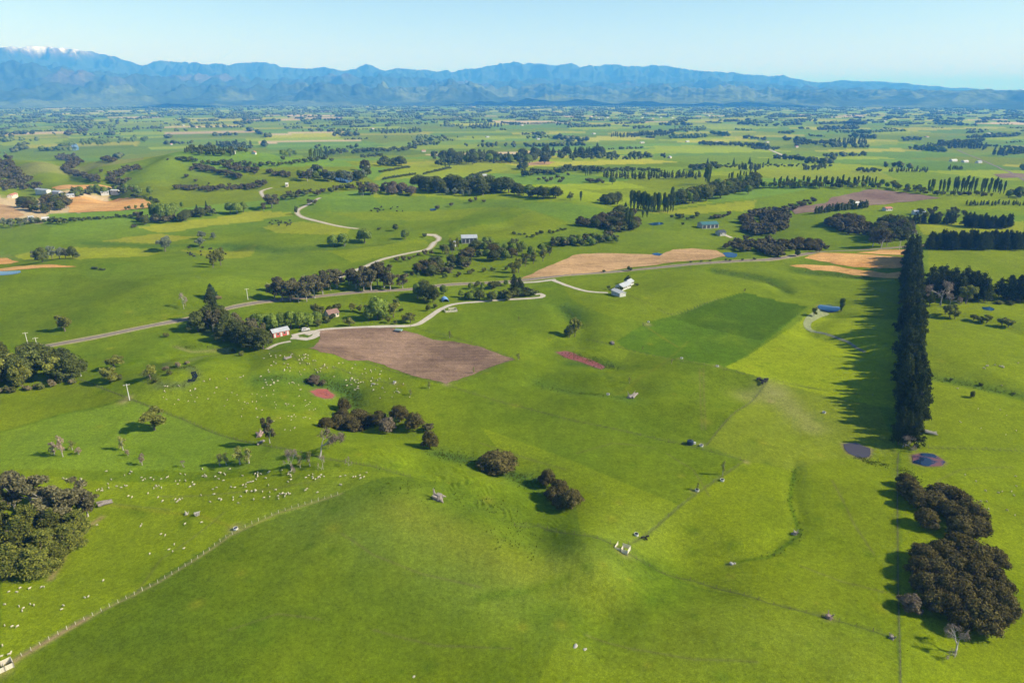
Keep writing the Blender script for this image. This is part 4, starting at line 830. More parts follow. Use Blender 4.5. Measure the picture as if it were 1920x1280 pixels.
mass(('kanuka', 'bushgreen'), 'dark scrub tree round the slim poplars', 'scrub round the slim poplars', '1085,425 1130,412 1160,402 1192,405 1195,430 1150,440 1130,430', 60, 17)
belt(('bushgreen', 'green', 'brownbush'), 'bushy tree in the stream scrub above the stubble field', 'stream scrub', '1035,458 1075,458 1110,455 1155,450', 46, 15, 4, 3); belt('shrub', 'low shrub by the marshy rise', 'marsh shrubs', '960,440 1000,442 1025,438 1060,430', 16, 6, 4, 2)
belt(('kanuka', 'brownbush'), 'dark brown bush in the short hill hedge', 'short hill hedge', '1330,412 1350,408 1370,403', 10, 8, 2, 1); belt('bushgreen', 'bush on the marsh edge', 'marsh edge bushes', '1258,408 1290,412 1310,406', 10, 9, 3, 2); trees('bushgreen', 'round tree on the stock track', '1280,423,8,8')
mass('kanuka', 'brown-green evergreen in the big valley scrub', 'big valley scrub', '1392,448 1392,410 1430,400 1472,403 1478,432 1448,443', 80, 16); mass('kanuka', 'evergreen of the lower valley scrub by the blue pond', 'lower valley scrub', '1358,468 1385,452 1440,455 1470,470 1464,484 1400,476', 64, 15)
mass('kanuka', 'evergreen in the scrub strip under the big valley scrub', 'scrub strip', '1452,463 1480,458 1550,465 1547,474 1462,472', 36, 17); trees('bushgreen', 'dark tree beside the main road', '1495,481,16,14 1180,508,10,12 1132,511,7,8', 'dark trees beside the road'); belt('shrub', 'roadside shrub', 'roadside shrubs', '1285,494 1350,490 1420,487', 7, 5, 4, 0.5)
mass('kanuka', 'evergreen of the brown hillside scrub', 'brown hillside scrub', '1545,425 1560,414 1610,418 1640,428 1635,446 1590,442', 56, 17)
mass(('bushgreen', 'cypress', 'gum'), 'tall tree in the mixed clump above the shelterbelt', 'mixed clump above the shelterbelt', '1632,450 1660,432 1715,425 1720,445 1690,455 1650,458', 34, 27); trees('gum', 'big spreading gum on the road above the shelterbelt', '1636,464,34,28 1652,465,36,30 1662,462,30,24', 'big gums on the road'); trees('bare', 'brown leafless tree beside the big gums', '1702,448,20,18')
# ---- pine blocks on the right
belt('pine', 'dark pine in the cross shelterbelt', 'cross shelterbelt pines', '1738,466 1830,467 1930,467', 60, 32, 1.5, 1, 0.14); belt('pine', 'dark pine of the low far block', 'low far pine block', '1695,420 1740,419 1790,420', 30, 17, 2, 1); belt('pine', 'dark pine of the square far block', 'square far pine block', '1806,424 1850,427 1895,426', 40, 22, 2, 1.5)
belt('pine', 'dark pine in the straight belt below the fallow field', 'belt below the fallow field', '1528,401 1560,397 1590,394 1625,390', 44, 14, 1, 0.6); belt('kanuka', 'bush of the belt beside the fallow field', 'belt beside the fallow field', '1440,398 1480,394 1525,378', 24, 9, 3, 2)
trees('bushgreen', 'round tree alone on the fallow field', '1596,384,12,12'); belt('pine', 'pine of the long low hedge on the rise', 'long low hedge', '1810,386 1870,385 1930,385', 26, 9, 2, 0.8); mass(('gum', 'olive'), 'pale tree round the hill homestead', 'hill homestead trees', '1712,402 1760,395 1810,400 1810,410 1740,412', 20, 11)
trees('pine', 'dark pine in the grove sheltered by the long shelterbelt', '1740,555,54,36 1755,550,50,34 1775,560,52,36 1795,562,50,36 1815,560,50,36 1835,562,50,34 1845,566,44,30 1765,545,46,32 1805,548,46,34 1785,548,46,32 1825,552,44,32', 'sheltered pine grove')
trees('bare', 'large pinkish leafless tree in front of the sheltered grove', '1763,572,42,36 1780,575,24,22', 'pinkish bare trees'); trees('olive', 'round fresh green willow in front of the sheltered grove', '1811,570,36,36'); trees('olive', 'narrow yellow-green tree beside the shelterbelt', '1742,576,30,16')
trees('pine', 'dark pine of the pond grove', '1872,556,34,26 1888,562,46,32 1905,564,48,34 1920,566,48,34 1935,560,44,32', 'pond grove pines'); trees('brownbush', 'pinkish round bush by the reedy pond', '1886,566,14,14 1908,568,12,14', 'pinkish bushes by reedy pond'); trees('shrub', 'green shrub on the reedy pond bank', '1895,572,8,16 1870,570,8,20', 'shrubs on reedy pond bank')
trees('olive', 'yellow-olive willow bush along the wet gully', '1780,596,26,26 1790,598,18,20 1772,590,16,14 1850,606,16,24 1878,612,18,26 1890,614,16,24 1825,601,12,18 1838,604,12,16', 'willow bushes of the wet gully')
trees('shrub', 'scraggy bush in the right-hand gully paddock', '1820,745,14,12'); trees('shrub', 'small gorse bush on the gully edge', '1783,714,6 1838,724,7 1900,740,6', 'gorse on the gully edge')
trees('olive', 'small tree at the water-hole bank', '1526,593,18,14'); trees('poplar', 'young upright tree beside the water-hole', '1577,584,24,12')
trees('bushgreen', 'dark dense tree at the foot of the pale tree', '1068,633,26,20'); trees('olive', 'tall pale-crowned tree over the rushy gully', '1078,632,38,26')
trees('bushgreen', 'garden tree behind the white farmhouse on the knoll', '1176,532,18,14'); trees('bushgreen', 'round garden bush beside the white sheds on the knoll', '1141,543,9,8 1157,546,9,10 1165,545,10,10 1194,536,6,10', 'knoll garden bushes')
trees('sapling', 'tiny planted tree in the wide pastures', '843,634,14,8 888,700,12,5 1206,612,7,5 1275,655,0.1 1259,682,10,7 1180,718,12,6 1355,890,26,10 1308,918,14,8 805,728,13,9 770,740,10,8 972,674,12,10 973,600,7,4 1205,655,6,4 1396,547,6,6'.replace('1275,655,0.1 ', ''), 'tiny pasture trees')
# ---- the middle plain
PL = 'tree of the shelterbelts on the near plain'; PG = 'near plain shelterbelts'
belt(('bushgreen', 'pine'), 'dark tree of the forest block before the plain', 'forest block before the plain', '815,298 870,302 930,302 990,300 1060,298 1128,294', 66, 18, 4, 3); belt(('poplar', 'bushgreen', 'green'), 'tree of the second row in the forest block', 'second row of the forest block', '820,310 865,309 900,304 1000,306', 40, 18, 3, 2)
mass(('pine', 'bushgreen'), 'dark tree of the plantation on the plain', 'plain plantation', '325,286 390,277 430,272 490,272 470,284 440,294 380,292', 60, 12); belt('bushgreen', 'dark tree of the river terrace belt', 'river terrace belt', '330,300 390,308 460,312 540,308 620,300', 54, 9, 3, 2)
belt('green', 'light green willow along the distant river', 'distant river willows', '110,278 150,272 200,268 280,264', 40, 9, 4, 2)
for s, n, h, k in (('712,312 752,311', 16, 17, 'bushgreen'), ('975,318 986,318', 6, 14, 'bushgreen'), ('976,331 1040,328 1080,320 1130,326', 34, 14, 'bushgreen'), ('1065,320 1130,322 1200,322 1240,325', 44, 9, 'bushgreen'),
                  ('1100,342 1130,344', 8, 10, 'brownbush'), ('1130,334 1200,336 1260,334 1320,334', 44, 14, 'pine'), ('1295,318 1345,316', 18, 12, 'bushgreen'), ('1345,314 1385,312', 14, 6, 'bushgreen'), ('1385,319 1430,318', 16, 12, 'pine'), ('1430,312 1500,313 1560,314', 24, 6, 'bushgreen'), ('1503,318 1550,317', 16, 10, 'pine'), ('1610,322 1645,323', 12, 9, 'bushgreen'), ('1665,323 1740,322', 26, 8, 'pine'), ('1775,318 1805,318', 12, 7, 'pine'),
                  ('580,298 615,294', 14, 16, 'poplar'), ('528,293 550,292', 8, 15, 'green'), ('610,292 650,286', 14, 10, 'bushgreen'), ('660,288 740,284 780,280', 30, 10, 'bushgreen'), ('680,296 720,294', 12, 8, 'bushgreen'), ('1725,282 1780,278 1850,280', 40, 12, 'pine'), ('1862,292 1920,288 1960,286', 34, 14, 'pine'), ('1760,275 1840,268', 26, 12, 'bushgreen'), ('1310,272 1400,275 1440,276', 36, 9, 'bushgreen'), ('1410,280 1460,282', 16, 8, 'bushgreen'), ('1490,272 1560,270', 24, 9, 'bushgreen'), ('1565,272 1625,270', 24, 12, 'pine'),
                  ('715,250 790,248', 24, 8, 'pine'), ('880,240 940,238', 20, 8, 'pine'), ('1145,258 1250,254', 30, 9, 'pine'), ('1175,258 1265,250', 26, 8, 'bushgreen')):
    belt(k, PL, PG, s, n, h, 2.0, 1.2)
for s, n, h in (('1322,345 1330,346', 4, 30), ('1450,352 1520,351 1640,350', 34, 18), ('1740,360 1800,361 1882,364', 30, 24), ('1360,340 1420,336', 10, 16), ('840,318 838,317', 2, 15), ('1098,330 1106,330', 4, 14)):
    belt('poplar', 'poplar of the broken poplar rows before the plain', 'broken poplar rows', s, n, h, 2, 1)
belt(('green', 'bushgreen', 'olive'), 'leafy tree under the broken poplar rows', 'trees under the poplar rows', '1430,352 1500,352 1580,350 1660,352 1740,362', 50, 13, 4, 2); belt(('brownbush', 'olive'), 'brownish shrubby tree under the eastern poplars', 'brown trees under the poplars', '1740,366 1800,367 1860,368', 20, 9, 3, 1)
belt(('bushgreen', 'green'), 'tree of the corner clump beside the eastern poplars', 'corner clump', '1890,372 1915,370 1940,368', 8, 18, 3, 2)
for s in ('710,324 768,315', '718,337 778,328', '795,328 845,316', '880,332 920,322'): belt('hedge', 'clipped hedge bush on the near plain', 'clipped plain hedges', s, 26, 5.5, 0.5, 0.4, 0.08)
trees('conifer', 'pointed conifer on the edge of the plain', '1326,312,16 1375,312,16 1405,308,14 1440,308,12', 'pointed conifers of the plain'); trees('green', 'broad round tree alone on the near plain', '1148,346,18,15'); trees('kanuka', 'round orchard tree on the near plain', '1020,338,9 1033,340,10 1045,335,9 1055,339,10 1025,343,10 1010,339,8 1065,330,7 1050,344,11', 'round orchard trees')
trees('kanuka', 'round dark tree on the plain', '129,256,13,18 150,250,10,14 160,248,10,16 905,268,7 835,262,7', 'round dark plain trees')

# ------------------------------------------------------------------ build the trees: the largest 300 of a kind singly, the rest as one mass
occ = {}
order = sorted(range(len(TREES)), key=lambda i: -TREES[i][7]); count = {}; REST = []
for i in order:
    key, x, y, h, w, label, group, hp = TREES[i]; cat = SPEC[key]['cat']; count[cat] = count.get(cat, 0) + 1
    if count[cat] > 295 or hp < 6.0: REST.append(TREES[i]); continue
    rz = rng.uniform(0, 6.283) if key != 'wind' else 0.0
    e = empty(SPEC[key]['name'], (x, y, gz(x, y) - 0.05), rz, label, cat, group); e.scale = (w, w, h)
    me = SPEC[key]['v'][int(rng.integers(len(SPEC[key]['v'])))]
    for nm, m in zip(('crown', 'trunk'), me):
        o = bpy.data.objects.new(nm, m); COL.objects.link(o); o.parent = e
print('TREES', len(TREES), 'rest', len(REST), count)

# trees past counting: small clumped crowns, one mesh per colour
LITE = {}
def lite(kind):
    if kind not in LITE:
        out = []
        for v in range(4):
            g = np.random.default_rng(90 + v)
            if kind == 'tall': L = [(g.normal(0, 0.05), g.normal(0, 0.05), z, r_, r_, 0.16) for z, r_ in ((0.2, 0.36), (0.4, 0.40), (0.62, 0.30), (0.82, 0.18))]
            else: L = [(0, 0, 0.42, 0.36, 0.36, 0.34)] + [(0.27 * math.cos(k * 1.3 + v), 0.27 * math.sin(k * 1.3 + v), g.uniform(0.25, 0.72), g.uniform(0.14, 0.22), g.uniform(0.14, 0.22), g.uniform(0.14, 0.22)) for k in range(5)]
            V, Fc = lobes_crown(L, 70, 0.085, g, 0.6, 0.7, 0.85, shell=(0.8, 1.2)); T = []
            for f in Fc: T += [f] if len(f) == 3 else [(f[0], f[1], f[2]), (f[0], f[2], f[3])]
            out.append((np.array(V), np.array(T)))
        LITE[kind] = out
    return LITE[kind]
# trees past counting: small clumped crowns with a stem, one mesh per colour
def far_mass(name, items, mat, label, sub=None):
    base, bf = ICO1; bf = np.array(bf); nv = len(base); Vs = []; Fs = []; k = 0
    I0, F0 = ico(1)
    for (x, y, h, w, *kd) in items:
        if kd:
            bV, bT = lite(kd[0])[int(rng.integers(4))]; an = rng.uniform(0, 6.283); c_, s_ = math.cos(an), math.sin(an)
            Vs.append(np.stack([(bV[:, 0] * c_ - bV[:, 1] * s_) * w, (bV[:, 0] * s_ + bV[:, 1] * c_) * w, bV[:, 2] * h], 1) + (x, y, gz(x, y))); Fs.append(bT + k); k += len(bV); continue
        nl = 3 if h * w > 60 else 2
        for q in range(nl):
            r = np.array([w * 0.34, w * 0.34, h * 0.33]) * rng.uniform(0.75, 1.15)
            c = np.array([rng.normal(0, w * 0.16), rng.normal(0, w * 0.16), h * (0.34 + 0.32 * q / max(nl - 1, 1))])
            Vs.append(base * (1 + rng.normal(0, 0.16, (nv, 1))) * r + c + (x, y, gz(x, y))); Fs.append(bf + k); k += nv
    V = np.concatenate(Vs); Fq = np.concatenate(Fs); me = bpy.data.meshes.new(name)
    me.vertices.add(len(V)); me.vertices.foreach_set('co', V.astype(np.float32).ravel()); me.loops.add(Fq.size); me.loops.foreach_set('vertex_index', Fq.astype(np.int32).ravel())
    me.polygons.add(len(Fq)); me.polygons.foreach_set('loop_start', np.arange(0, Fq.size, 3, dtype=np.int32)); me.update(calc_edges=True); me.validate(); me.materials.append(mat)
    o = bpy.data.objects.new(name, me); COL.objects.link(o); tag(o, label, 'trees', None, 'stuff'); print(name, len(Fq)); return o
M_FAR = foliage_mat('far_foliage', (0.046, 0.062, 0.020), (0.115, 0.130, 0.040), 0.0, 0.1)
M_FARL = foliage_mat('far_light_foliage', (0.075, 0.11, 0.02), (0.17, 0.21, 0.045), 0.0, 0.15)
BRN = ('kanuka', 'brownbush', 'gum', 'dryshrub'); M_FARB = foliage_mat('far_scrub_foliage', (0.060, 0.056, 0.028), (0.125, 0.110, 0.050), 0.0, 0.1)
lt = ('green', 'olive', 'pale', 'poplar', 'sapling')
far_mass('distant_trees', [(t[1], t[2], t[3], t[4], 'tall' if t[0] in ('pine', 'conifer') else 'round') for t in REST if t[0] not in lt and t[0] not in BRN], M_FAR, 'small dark trees and hedges merging into belts across the plain')
rest_l = [(t[1], t[2], t[3], t[4], 'tall' if t[0] == 'poplar' else 'round') for t in REST if t[0] in lt]
far_mass('distant_scrub', [(t[1], t[2], t[3], t[4], 'round') for t in REST if t[0] in BRN], M_FARB, 'brown-olive scrub trees merging into thickets in the gullies and valleys')
# belts, copses and homestead trees along the field edges of the open plain
plain_d, plain_l = [], []
for jv in range(4, 62):
    off = float(hash2(jv, 0, 5)) * 200
    for iu in range(-30, 34):
        u0 = iu * 330 - off; v0 = jv * 210
        cx_ = u0 * math.cos(CELL_T) - v0 * math.sin(CELL_T); cy_ = u0 * math.sin(CELL_T) + v0 * math.cos(CELL_T)
        r = math.hypot(cx_, cy_)
        if cy_ < 1250 or r > 9000 or abs(math.atan2(cx_, cy_)) > 0.80: continue
        if r < 1750 and cx_ < -100: continue
        dens = 0.24 + 0.50 * float(sstep(1700, 4200, np.array(r)))
        for e in range(2):
            if rng.random() < dens:
                du, dv = ((1, 0), (0, 1))[e]; ln = (330, 210)[e]; a, b = sorted(rng.uniform(0, 1, 2)); b = max(b, a + 0.25); dark = rng.random() < 0.75; hh = rng.uniform(6, 17); gap = rng.uniform(4.5, 9) * (1 + r / 5000)
                for t in np.arange(a * ln, b * ln, gap):
                    uu = u0 + du * t + rng.normal(0, 3); vv = v0 + dv * t + rng.normal(0, 3); h = hh * rng.uniform(0.7, 1.25); w = h * rng.uniform(0.75, 1.2) * (1 + r / 6000)
                    (plain_d if dark else plain_l).append((uu * math.cos(CELL_T) - vv * math.sin(CELL_T), uu * math.sin(CELL_T) + vv * math.cos(CELL_T), h, w))
        if rng.random() < 0.45 * dens + 0.05:
            x0, y0 = cx_ + rng.uniform(-150, 150), cy_ + rng.uniform(-100, 100); dark = rng.random() < 0.7; sx, sy = rng.uniform(12, 60), rng.uniform(10, 30)
            for t in range(int(rng.uniform(4, 22))):
                h = rng.uniform(6, 17); (plain_d if dark else plain_l).append((x0 + rng.normal(0, sx), y0 + rng.normal(0, sy), h, h * rng.uniform(0.7, 1.2) * (1 + r / 9000)))
print('plain trees', len(plain_d), len(plain_l))
far_mass('distant_trees', plain_d, M_FAR, 'far blue-green shelterbelts and copses of the open plain below the mountains')
far_mass('distant_trees', plain_l + rest_l, M_FARL, 'far lighter willow and poplar belts scattered over the plain')
# ------------------------------------------------------------------ buildings
def box(c, s):
    x, y, z = c; a, b, h = (v / 2 for v in s); V = [(x + i * a, y + j * b, z + k * h) for k in (-1, 1) for i, j in ((-1, -1), (1, -1), (1, 1), (-1, 1))]
    return V, [(3, 2, 1, 0), (4, 5, 6, 7), (0, 1, 5, 4), (1, 2, 6, 5), (2, 3, 7, 6), (3, 0, 4, 7)]
def part(name, shapes, mat, parent): 
    V, Fc = join(shapes); return mesh_obj(name, V, Fc, mat, parent)
M_WHITE = plain('white_paint', (0.52, 0.51, 0.48), 0.6, noise=0.06, scale=0.6); M_CREAM = plain('cream_board', (0.62, 0.52, 0.40), 0.7, noise=0.1, scale=0.6)
M_REDW = plain('red_board', (0.42, 0.075, 0.055), 0.7, noise=0.22, scale=0.7); M_IRON = plain('weathered_iron', (0.36, 0.375, 0.39), 0.5, 0.5, noise=0.18, scale=0.8)
M_DARKR = plain('dark_iron', (0.045, 0.05, 0.06), 0.5, 0.4, noise=0.2, scale=0.5); M_TEAL = plain('teal_iron', (0.05, 0.14, 0.13), 0.5, 0.4, noise=0.15, scale=0.5); M_BLUEI = plain('blue_iron', (0.16, 0.30, 0.55), 0.4, 0.5, noise=0.1, scale=0.5)
M_GREYW = plain('grey_board', (0.40, 0.39, 0.37), 0.8, noise=0.15, scale=0.6); M_BROWNR = plain('brown_roof', (0.22, 0.13, 0.10), 0.7, noise=0.2, scale=0.6); M_REDR = plain('red_roof', (0.40, 0.16, 0.10), 0.6, noise=0.15, scale=0.6)
M_GLASS = plain('window_glass', (0.03, 0.04, 0.05), 0.08, 0.6); M_WOOD = plain('weathered_timber', (0.40, 0.36, 0.30), 0.9, 0.1, noise=0.2, scale=4.0); M_PALEW = plain('pale_timber', (0.62, 0.56, 0.44), 0.9, 0.1, noise=0.15, scale=3.0)
M_CONC = plain('concrete', (0.55, 0.53, 0.49), 0.9, 0.2, noise=0.12, scale=2.0); M_BLACK = plain('black_rubber', (0.02, 0.02, 0.022), 0.7, 0.3)
def building(name, label, cat, a, b, depth, wall_h, roof_h, wall_m, roof_m, doors=1, windows=3, group=None, door_m=None, lean=False, eave=0.35):
    """front wall foot from pixel a to pixel b; the house extends away from the camera"""
    A, B = np.array(P(*a)), np.array(P(*b)); L = max(3.0, float(np.linalg.norm(B - A))); d = (B - A) / np.linalg.norm(B - A); n = np.array([-d[1], d[0]]); C = (A + B) / 2 + n * depth / 2
    zs = [gz(*(C + d * i * L / 2 + n * j * depth / 2)) for i in (-1, 1) for j in (-1, 1)]; z0 = max(zs); sink = z0 - min(zs) + 0.4
    e = empty(name, (C[0], C[1], z0), math.atan2(d[1], d[0]), label, cat, group); w = depth
    V, Fc = box((0, 0, (wall_h - sink) / 2), (L, w, wall_h + sink)); gab = [(-L / 2, -w / 2, wall_h), (-L / 2, w / 2, wall_h), (-L / 2, 0, wall_h + roof_h), (L / 2, -w / 2, wall_h), (L / 2, w / 2, wall_h), (L / 2, 0, wall_h + roof_h)]
    part('wall', [(V, Fc), (gab, [(0, 2, 1), (3, 4, 5), (0, 3, 5, 2), (1, 2, 5, 4)])], wall_m, e)
    s = roof_h / (w / 2); o = eave; t = 0.14; x = L / 2 + o; yy = w / 2 + o; ze = wall_h - s * o + 0.02; zr = wall_h + roof_h + 0.02; R_ = []
    for sg in (-1, 1):
        q = [(-x, sg * yy, ze), (x, sg * yy, ze), (x, 0, zr), (-x, 0, zr)]; q2 = [(p[0], p[1], p[2] + t) for p in q]; f = [(0, 1, 2, 3), (7, 6, 5, 4), (0, 4, 5, 1), (1, 5, 6, 2), (3, 2, 6, 7), (0, 3, 7, 4)]
        R_.append((q + q2, f))
    rf = part('roof', R_, roof_m, e); part('ridge_cap', [box((0, 0, zr + t + 0.03), (2 * x, 0.35, 0.07))], roof_m, rf)
    slots = doors + windows; k = 0
    for q in range(slots):
        xx = -L / 2 + L * (q + 0.5) / slots; isd = q in [int(slots * (m + 0.5) / max(doors, 1)) for m in range(doors)]
        if isd:
            hh = min(wall_h * 0.82, 2.1 if windows else wall_h * 0.85); ww = min(L / slots * 0.7, 1.0 if windows else 3.2); part('door', [box((xx, -w / 2 - 0.03, hh / 2), (ww, 0.08, hh))], door_m or M_GREYW, e)
        else:
            ww = min(L / slots * 0.6, 1.6); f = part('window', [box((xx, -w / 2 - 0.02, wall_h * 0.58), (ww + 0.16, 0.06, 1.1))], M_WHITE, e); part('pane', [box((xx, -w / 2 - 0.06, wall_h * 0.58), (ww, 0.04, 0.94))], M_GLASS, f)
    return e
barn = building('barn', 'red weatherboard barn with grey iron roof and white doors beside the loop drive', 'barn', (513, 634), (543, 627), 4.6, 2.7, 1.2, M_REDW, M_IRON, 3, 2, door_m=M_WHITE)
building('cottage', 'small cream cottage with brown roof among garden trees by the road', 'house', (617, 597), (636, 593), 5.5, 2.5, 1.5, M_CREAM, M_BROWNR, 1, 3)
building('farmhouse', 'white farmhouse with long pale roof on the knoll', 'house', (1167, 545), (1183, 539), 5.5, 2.4, 1.3, M_WHITE, M_IRON, 1, 5); building('farm_shed', 'long white shed in front of the knoll farmhouse', 'shed', (1146, 552), (1162, 557), 4.5, 2.3, 0.8, M_WHITE, M_WHITE, 3, 0)
building('farmhouse_wing', 'white gabled wing at the back of the knoll farmhouse', 'house', (1181, 536), (1188, 533), 4.5, 2.3, 1.2, M_WHITE, M_IRON, 0, 2)
building('farm_shed', 'large open-fronted shed with dark iron roof behind the evergreen shelter', 'shed', (866, 457), (895, 456), 12, 4.0, 1.6, M_GREYW, M_IRON, 4, 0, door_m=M_DARKR); building('farm_shed', 'white-walled lean shed beside the dark-roofed shed', 'shed', (848, 463), (860, 462), 6, 2.6, 1.0, M_WHITE, M_IRON, 1, 1)
building('barn', 'long teal-roofed barn on the bare rise', 'barn', (1317, 429), (1347, 428), 10, 3.6, 1.8, M_GREYW, M_TEAL, 4, 0, door_m=M_DARKR); building('farmhouse', 'small grey house on the track below the teal barn', 'house', (1350, 443), (1361, 442), 7, 2.6, 1.6, M_GREYW, M_DARKR, 1, 2)
for a, b, dp, wm, rm, nm, lb in (((67, 365), (88, 364), 9, M_WHITE, M_IRON, 'farm_shed', 'long pale shed above the grove of the orange fields'), ((98, 367), (111, 366), 8, M_GREYW, M_IRON, 'farm_shed', 'grey shed beside the long pale shed'), ((126, 371), (140, 370), 8, M_WHITE, M_IRON, 'farmhouse', 'white house at the corner of the orange stubble'),
                                 ((190, 367), (205, 366), 9, M_WHITE, M_IRON, 'farm_shed', 'white shed behind the hedge of the orange stubble'), ((208, 366), (223, 365), 9, M_WHITE, M_WHITE, 'farm_shed', 'white-roofed shed beside the hedge end'), ((84, 381), (96, 380), 8, M_WHITE, M_DARKR, 'farmhouse', 'dark-roofed house above the grove'), ((79, 415), (92, 414), 8, M_WHITE, M_WHITE, 'farmhouse', 'white farmhouse among the pale garden trees'),
                                 ((55, 413), (64, 412), 6, M_WHITE, M_IRON, 'farm_shed', 'small white shed beside the white farmhouse'), ((23, 372), (35, 371), 7, M_CREAM, M_REDR, 'farm_shed', 'pink-roofed shed on the green slope'), ((1714, 403), (1735, 402), 10, M_WHITE, M_IRON, 'farmhouse', 'white homestead among the trees of the hill'), ((1661, 396), (1673, 395), 8, M_WHITE, M_REDR, 'farmhouse', 'white house with reddish roof near the hill homestead'), ((1603, 386), (1612, 385), 7, M_WHITE, M_WHITE, 'farm_shed', 'white shed at the fallow field edge')):
    building(nm, lb, 'shed' if 'shed' in nm else 'house', a, b, dp * 0.7, 2.5, 1.1, wm, rm, 1, 2)
FH = [(895, 336, 14), (910, 333, 12), (691, 319, 7), (742, 363, 5), (752, 362, 4), (538, 351, 5), (795, 285, 10), (690, 318, 5), (1000, 250, 6), (915, 258, 7), (1010, 262, 7), (1205, 269, 10), (1290, 267, 8), (1345, 268, 10), (1440, 268, 6), (1560, 241, 8), (1790, 303, 14), (1812, 305, 12), (1838, 306, 10), (1855, 252, 8), (322, 272, 5), (440, 289, 6), (480, 290, 4), (640, 288, 6), (1258, 297, 4), (1495, 277, 6), (360, 235, 6), (1115, 252, 6), (700, 242, 6), (820, 226, 6), (1450, 226, 6), (1660, 228, 7), (1330, 217, 6), (1085, 221, 6), (1098, 222, 5), (1110, 220, 6), (1124, 223, 5), (1140, 221, 6), (1180, 222, 5), (1205, 221, 6), (1225, 223, 6), (1240, 221, 5), (1262, 222, 6), (370, 240, 6), (345, 236, 5), (980, 236, 5), (560, 238, 5), (1740, 258, 6)]
for x, y, w in FH:
    building('distant_farmhouse', 'pale distant farmhouse scattered on the wide plain', 'house', (x - w * 0.35, y), (x + w * 0.35, y - 0.2), 7 + (y < 260) * 5, 2.8, 1.6, (M_WHITE, M_CREAM, M_WHITE)[(x + y) % 3], (M_IRON, M_WHITE, M_REDR, M_IRON)[(x * 7 + y) % 4], 0, 1, 'distant farmhouses of the plain')
# arched shed
A = np.array(P(827, 567)); B = np.array(P(840, 566)); L = np.linalg.norm(B - A); C = (A + B) / 2; e = empty('arched_shed', (C[0], C[1] + 3, gz(C[0], C[1] + 3) - 0.05), 0.25, 'blue and white arched iron shed beside the lane bend', 'shed')
arc = [(math.cos(t) * L / 2, math.sin(t) * L / 2 * 0.95) for t in np.linspace(0, math.pi, 13)]; V = [(x, yy, z) for yy in (-3, 3) for x, z in arc] + [(x * 0.95, yy, z * 0.95) for yy in (-3, 3) for x, z in arc]
Fc = [(k, k + 1, k + 14, k + 13) for k in range(12)] + [(26 + k, 26 + k + 13, 26 + k + 14, 26 + k + 1) for k in range(12)] + [(k, 26 + k, 27 + k, k + 1) for k in range(12)] + [(13 + k, 14 + k, 40 + k, 39 + k) for k in range(12)]
mesh_obj('roof', V, Fc, M_BLUEI, e); bk = [(x * 0.95, 2.9, z * 0.95) for x, z in arc]; mesh_obj('end_wall', bk, [tuple(range(13))], M_WHITE, e); part('door', [box((0, 2.85, 1.1), (1.2, 0.06, 2.2))], M_GREYW, e)

# ------------------------------------------------------------------ fences: posts, wires
pm = bpy.data.meshes.new('fence_post'); V, Fc = tube([(0, 0, -0.35), (0, 0, 0.5), (0, 0, 1.05)], [0.05, 0.046, 0.04], 6); pm.from_pydata([tuple(v) for v in V], [], Fc); pm.materials.append(M_PALEW)
pm2 = pm.copy(); pm2.materials.clear(); pm2.materials.append(plain('dark_post', (0.17, 0.14, 0.105), 0.9, 0.1)); bm_ = bpy.data.meshes.new('fence_batten'); V, Fc = box((0, 0, 0.52), (0.06, 0.05, 1.0)); bm_.from_pydata(V, [], Fc); bm_.materials.append(M_PALEW)
M_WIRE = plain('rusted_wire', (0.14, 0.13, 0.11), 0.8, 0.1)
def fence(key, label, spacing, post, s=None, batten=0):
    Q = smooth_path(W(s or FENCE_LINES[key]), 2.0); D = np.r_[0, np.cumsum([np.linalg.norm(b - a) for a, b in zip(Q[:-1], Q[1:])])]; n = int(D[-1] / spacing); Q = np.array(Q)
    T = np.arange(n + 1) * spacing; X = np.interp(T, D, Q[:, 0]); Y = np.interp(T, D, Q[:, 1]); Z = ground(X, Y); e = empty('wire_fence', (X[0], Y[0], Z[0]), 0, label, 'fence'); wires = []
    for k in range(n + 1):
        o = bpy.data.objects.new('post', post); COL.objects.link(o); o.parent = e; o.location = (X[k] - X[0], Y[k] - Y[0], Z[k] - Z[0]); o.rotation_euler = (rng.normal(0, 0.03), rng.normal(0, 0.03), rng.uniform(0, 6)); sc = 1.35 if k % 9 == 0 else 1.0; o.scale = (sc, sc, 1.1 if k % 9 == 0 else rng.uniform(0.92, 1.04))
        if k:
            for h in (0.2, 0.45, 0.7, 0.95):
                wires.append(tube([(X[k - 1] - X[0], Y[k - 1] - Y[0], Z[k - 1] - Z[0] + h), (X[k] - X[0], Y[k] - Y[0], Z[k] - Z[0] + h)], [0.008, 0.008], 3))
            for q in range(batten):
                t = (q + 1) / (batten + 1); x, y = X[k - 1] + (X[k] - X[k - 1]) * t, Y[k - 1] + (Y[k] - Y[k - 1]) * t; o = bpy.data.objects.new('batten', bm_); COL.objects.link(o); o.parent = e; o.location = (x - X[0], y - Y[0], gz(x, y) - Z[0] + 0.05); o.rotation_euler = (0, 0, rng.uniform(0, 3))
    w = part('wire', wires, M_WIRE, e); w['kind'] = 'stuff'; return n
tot = 0
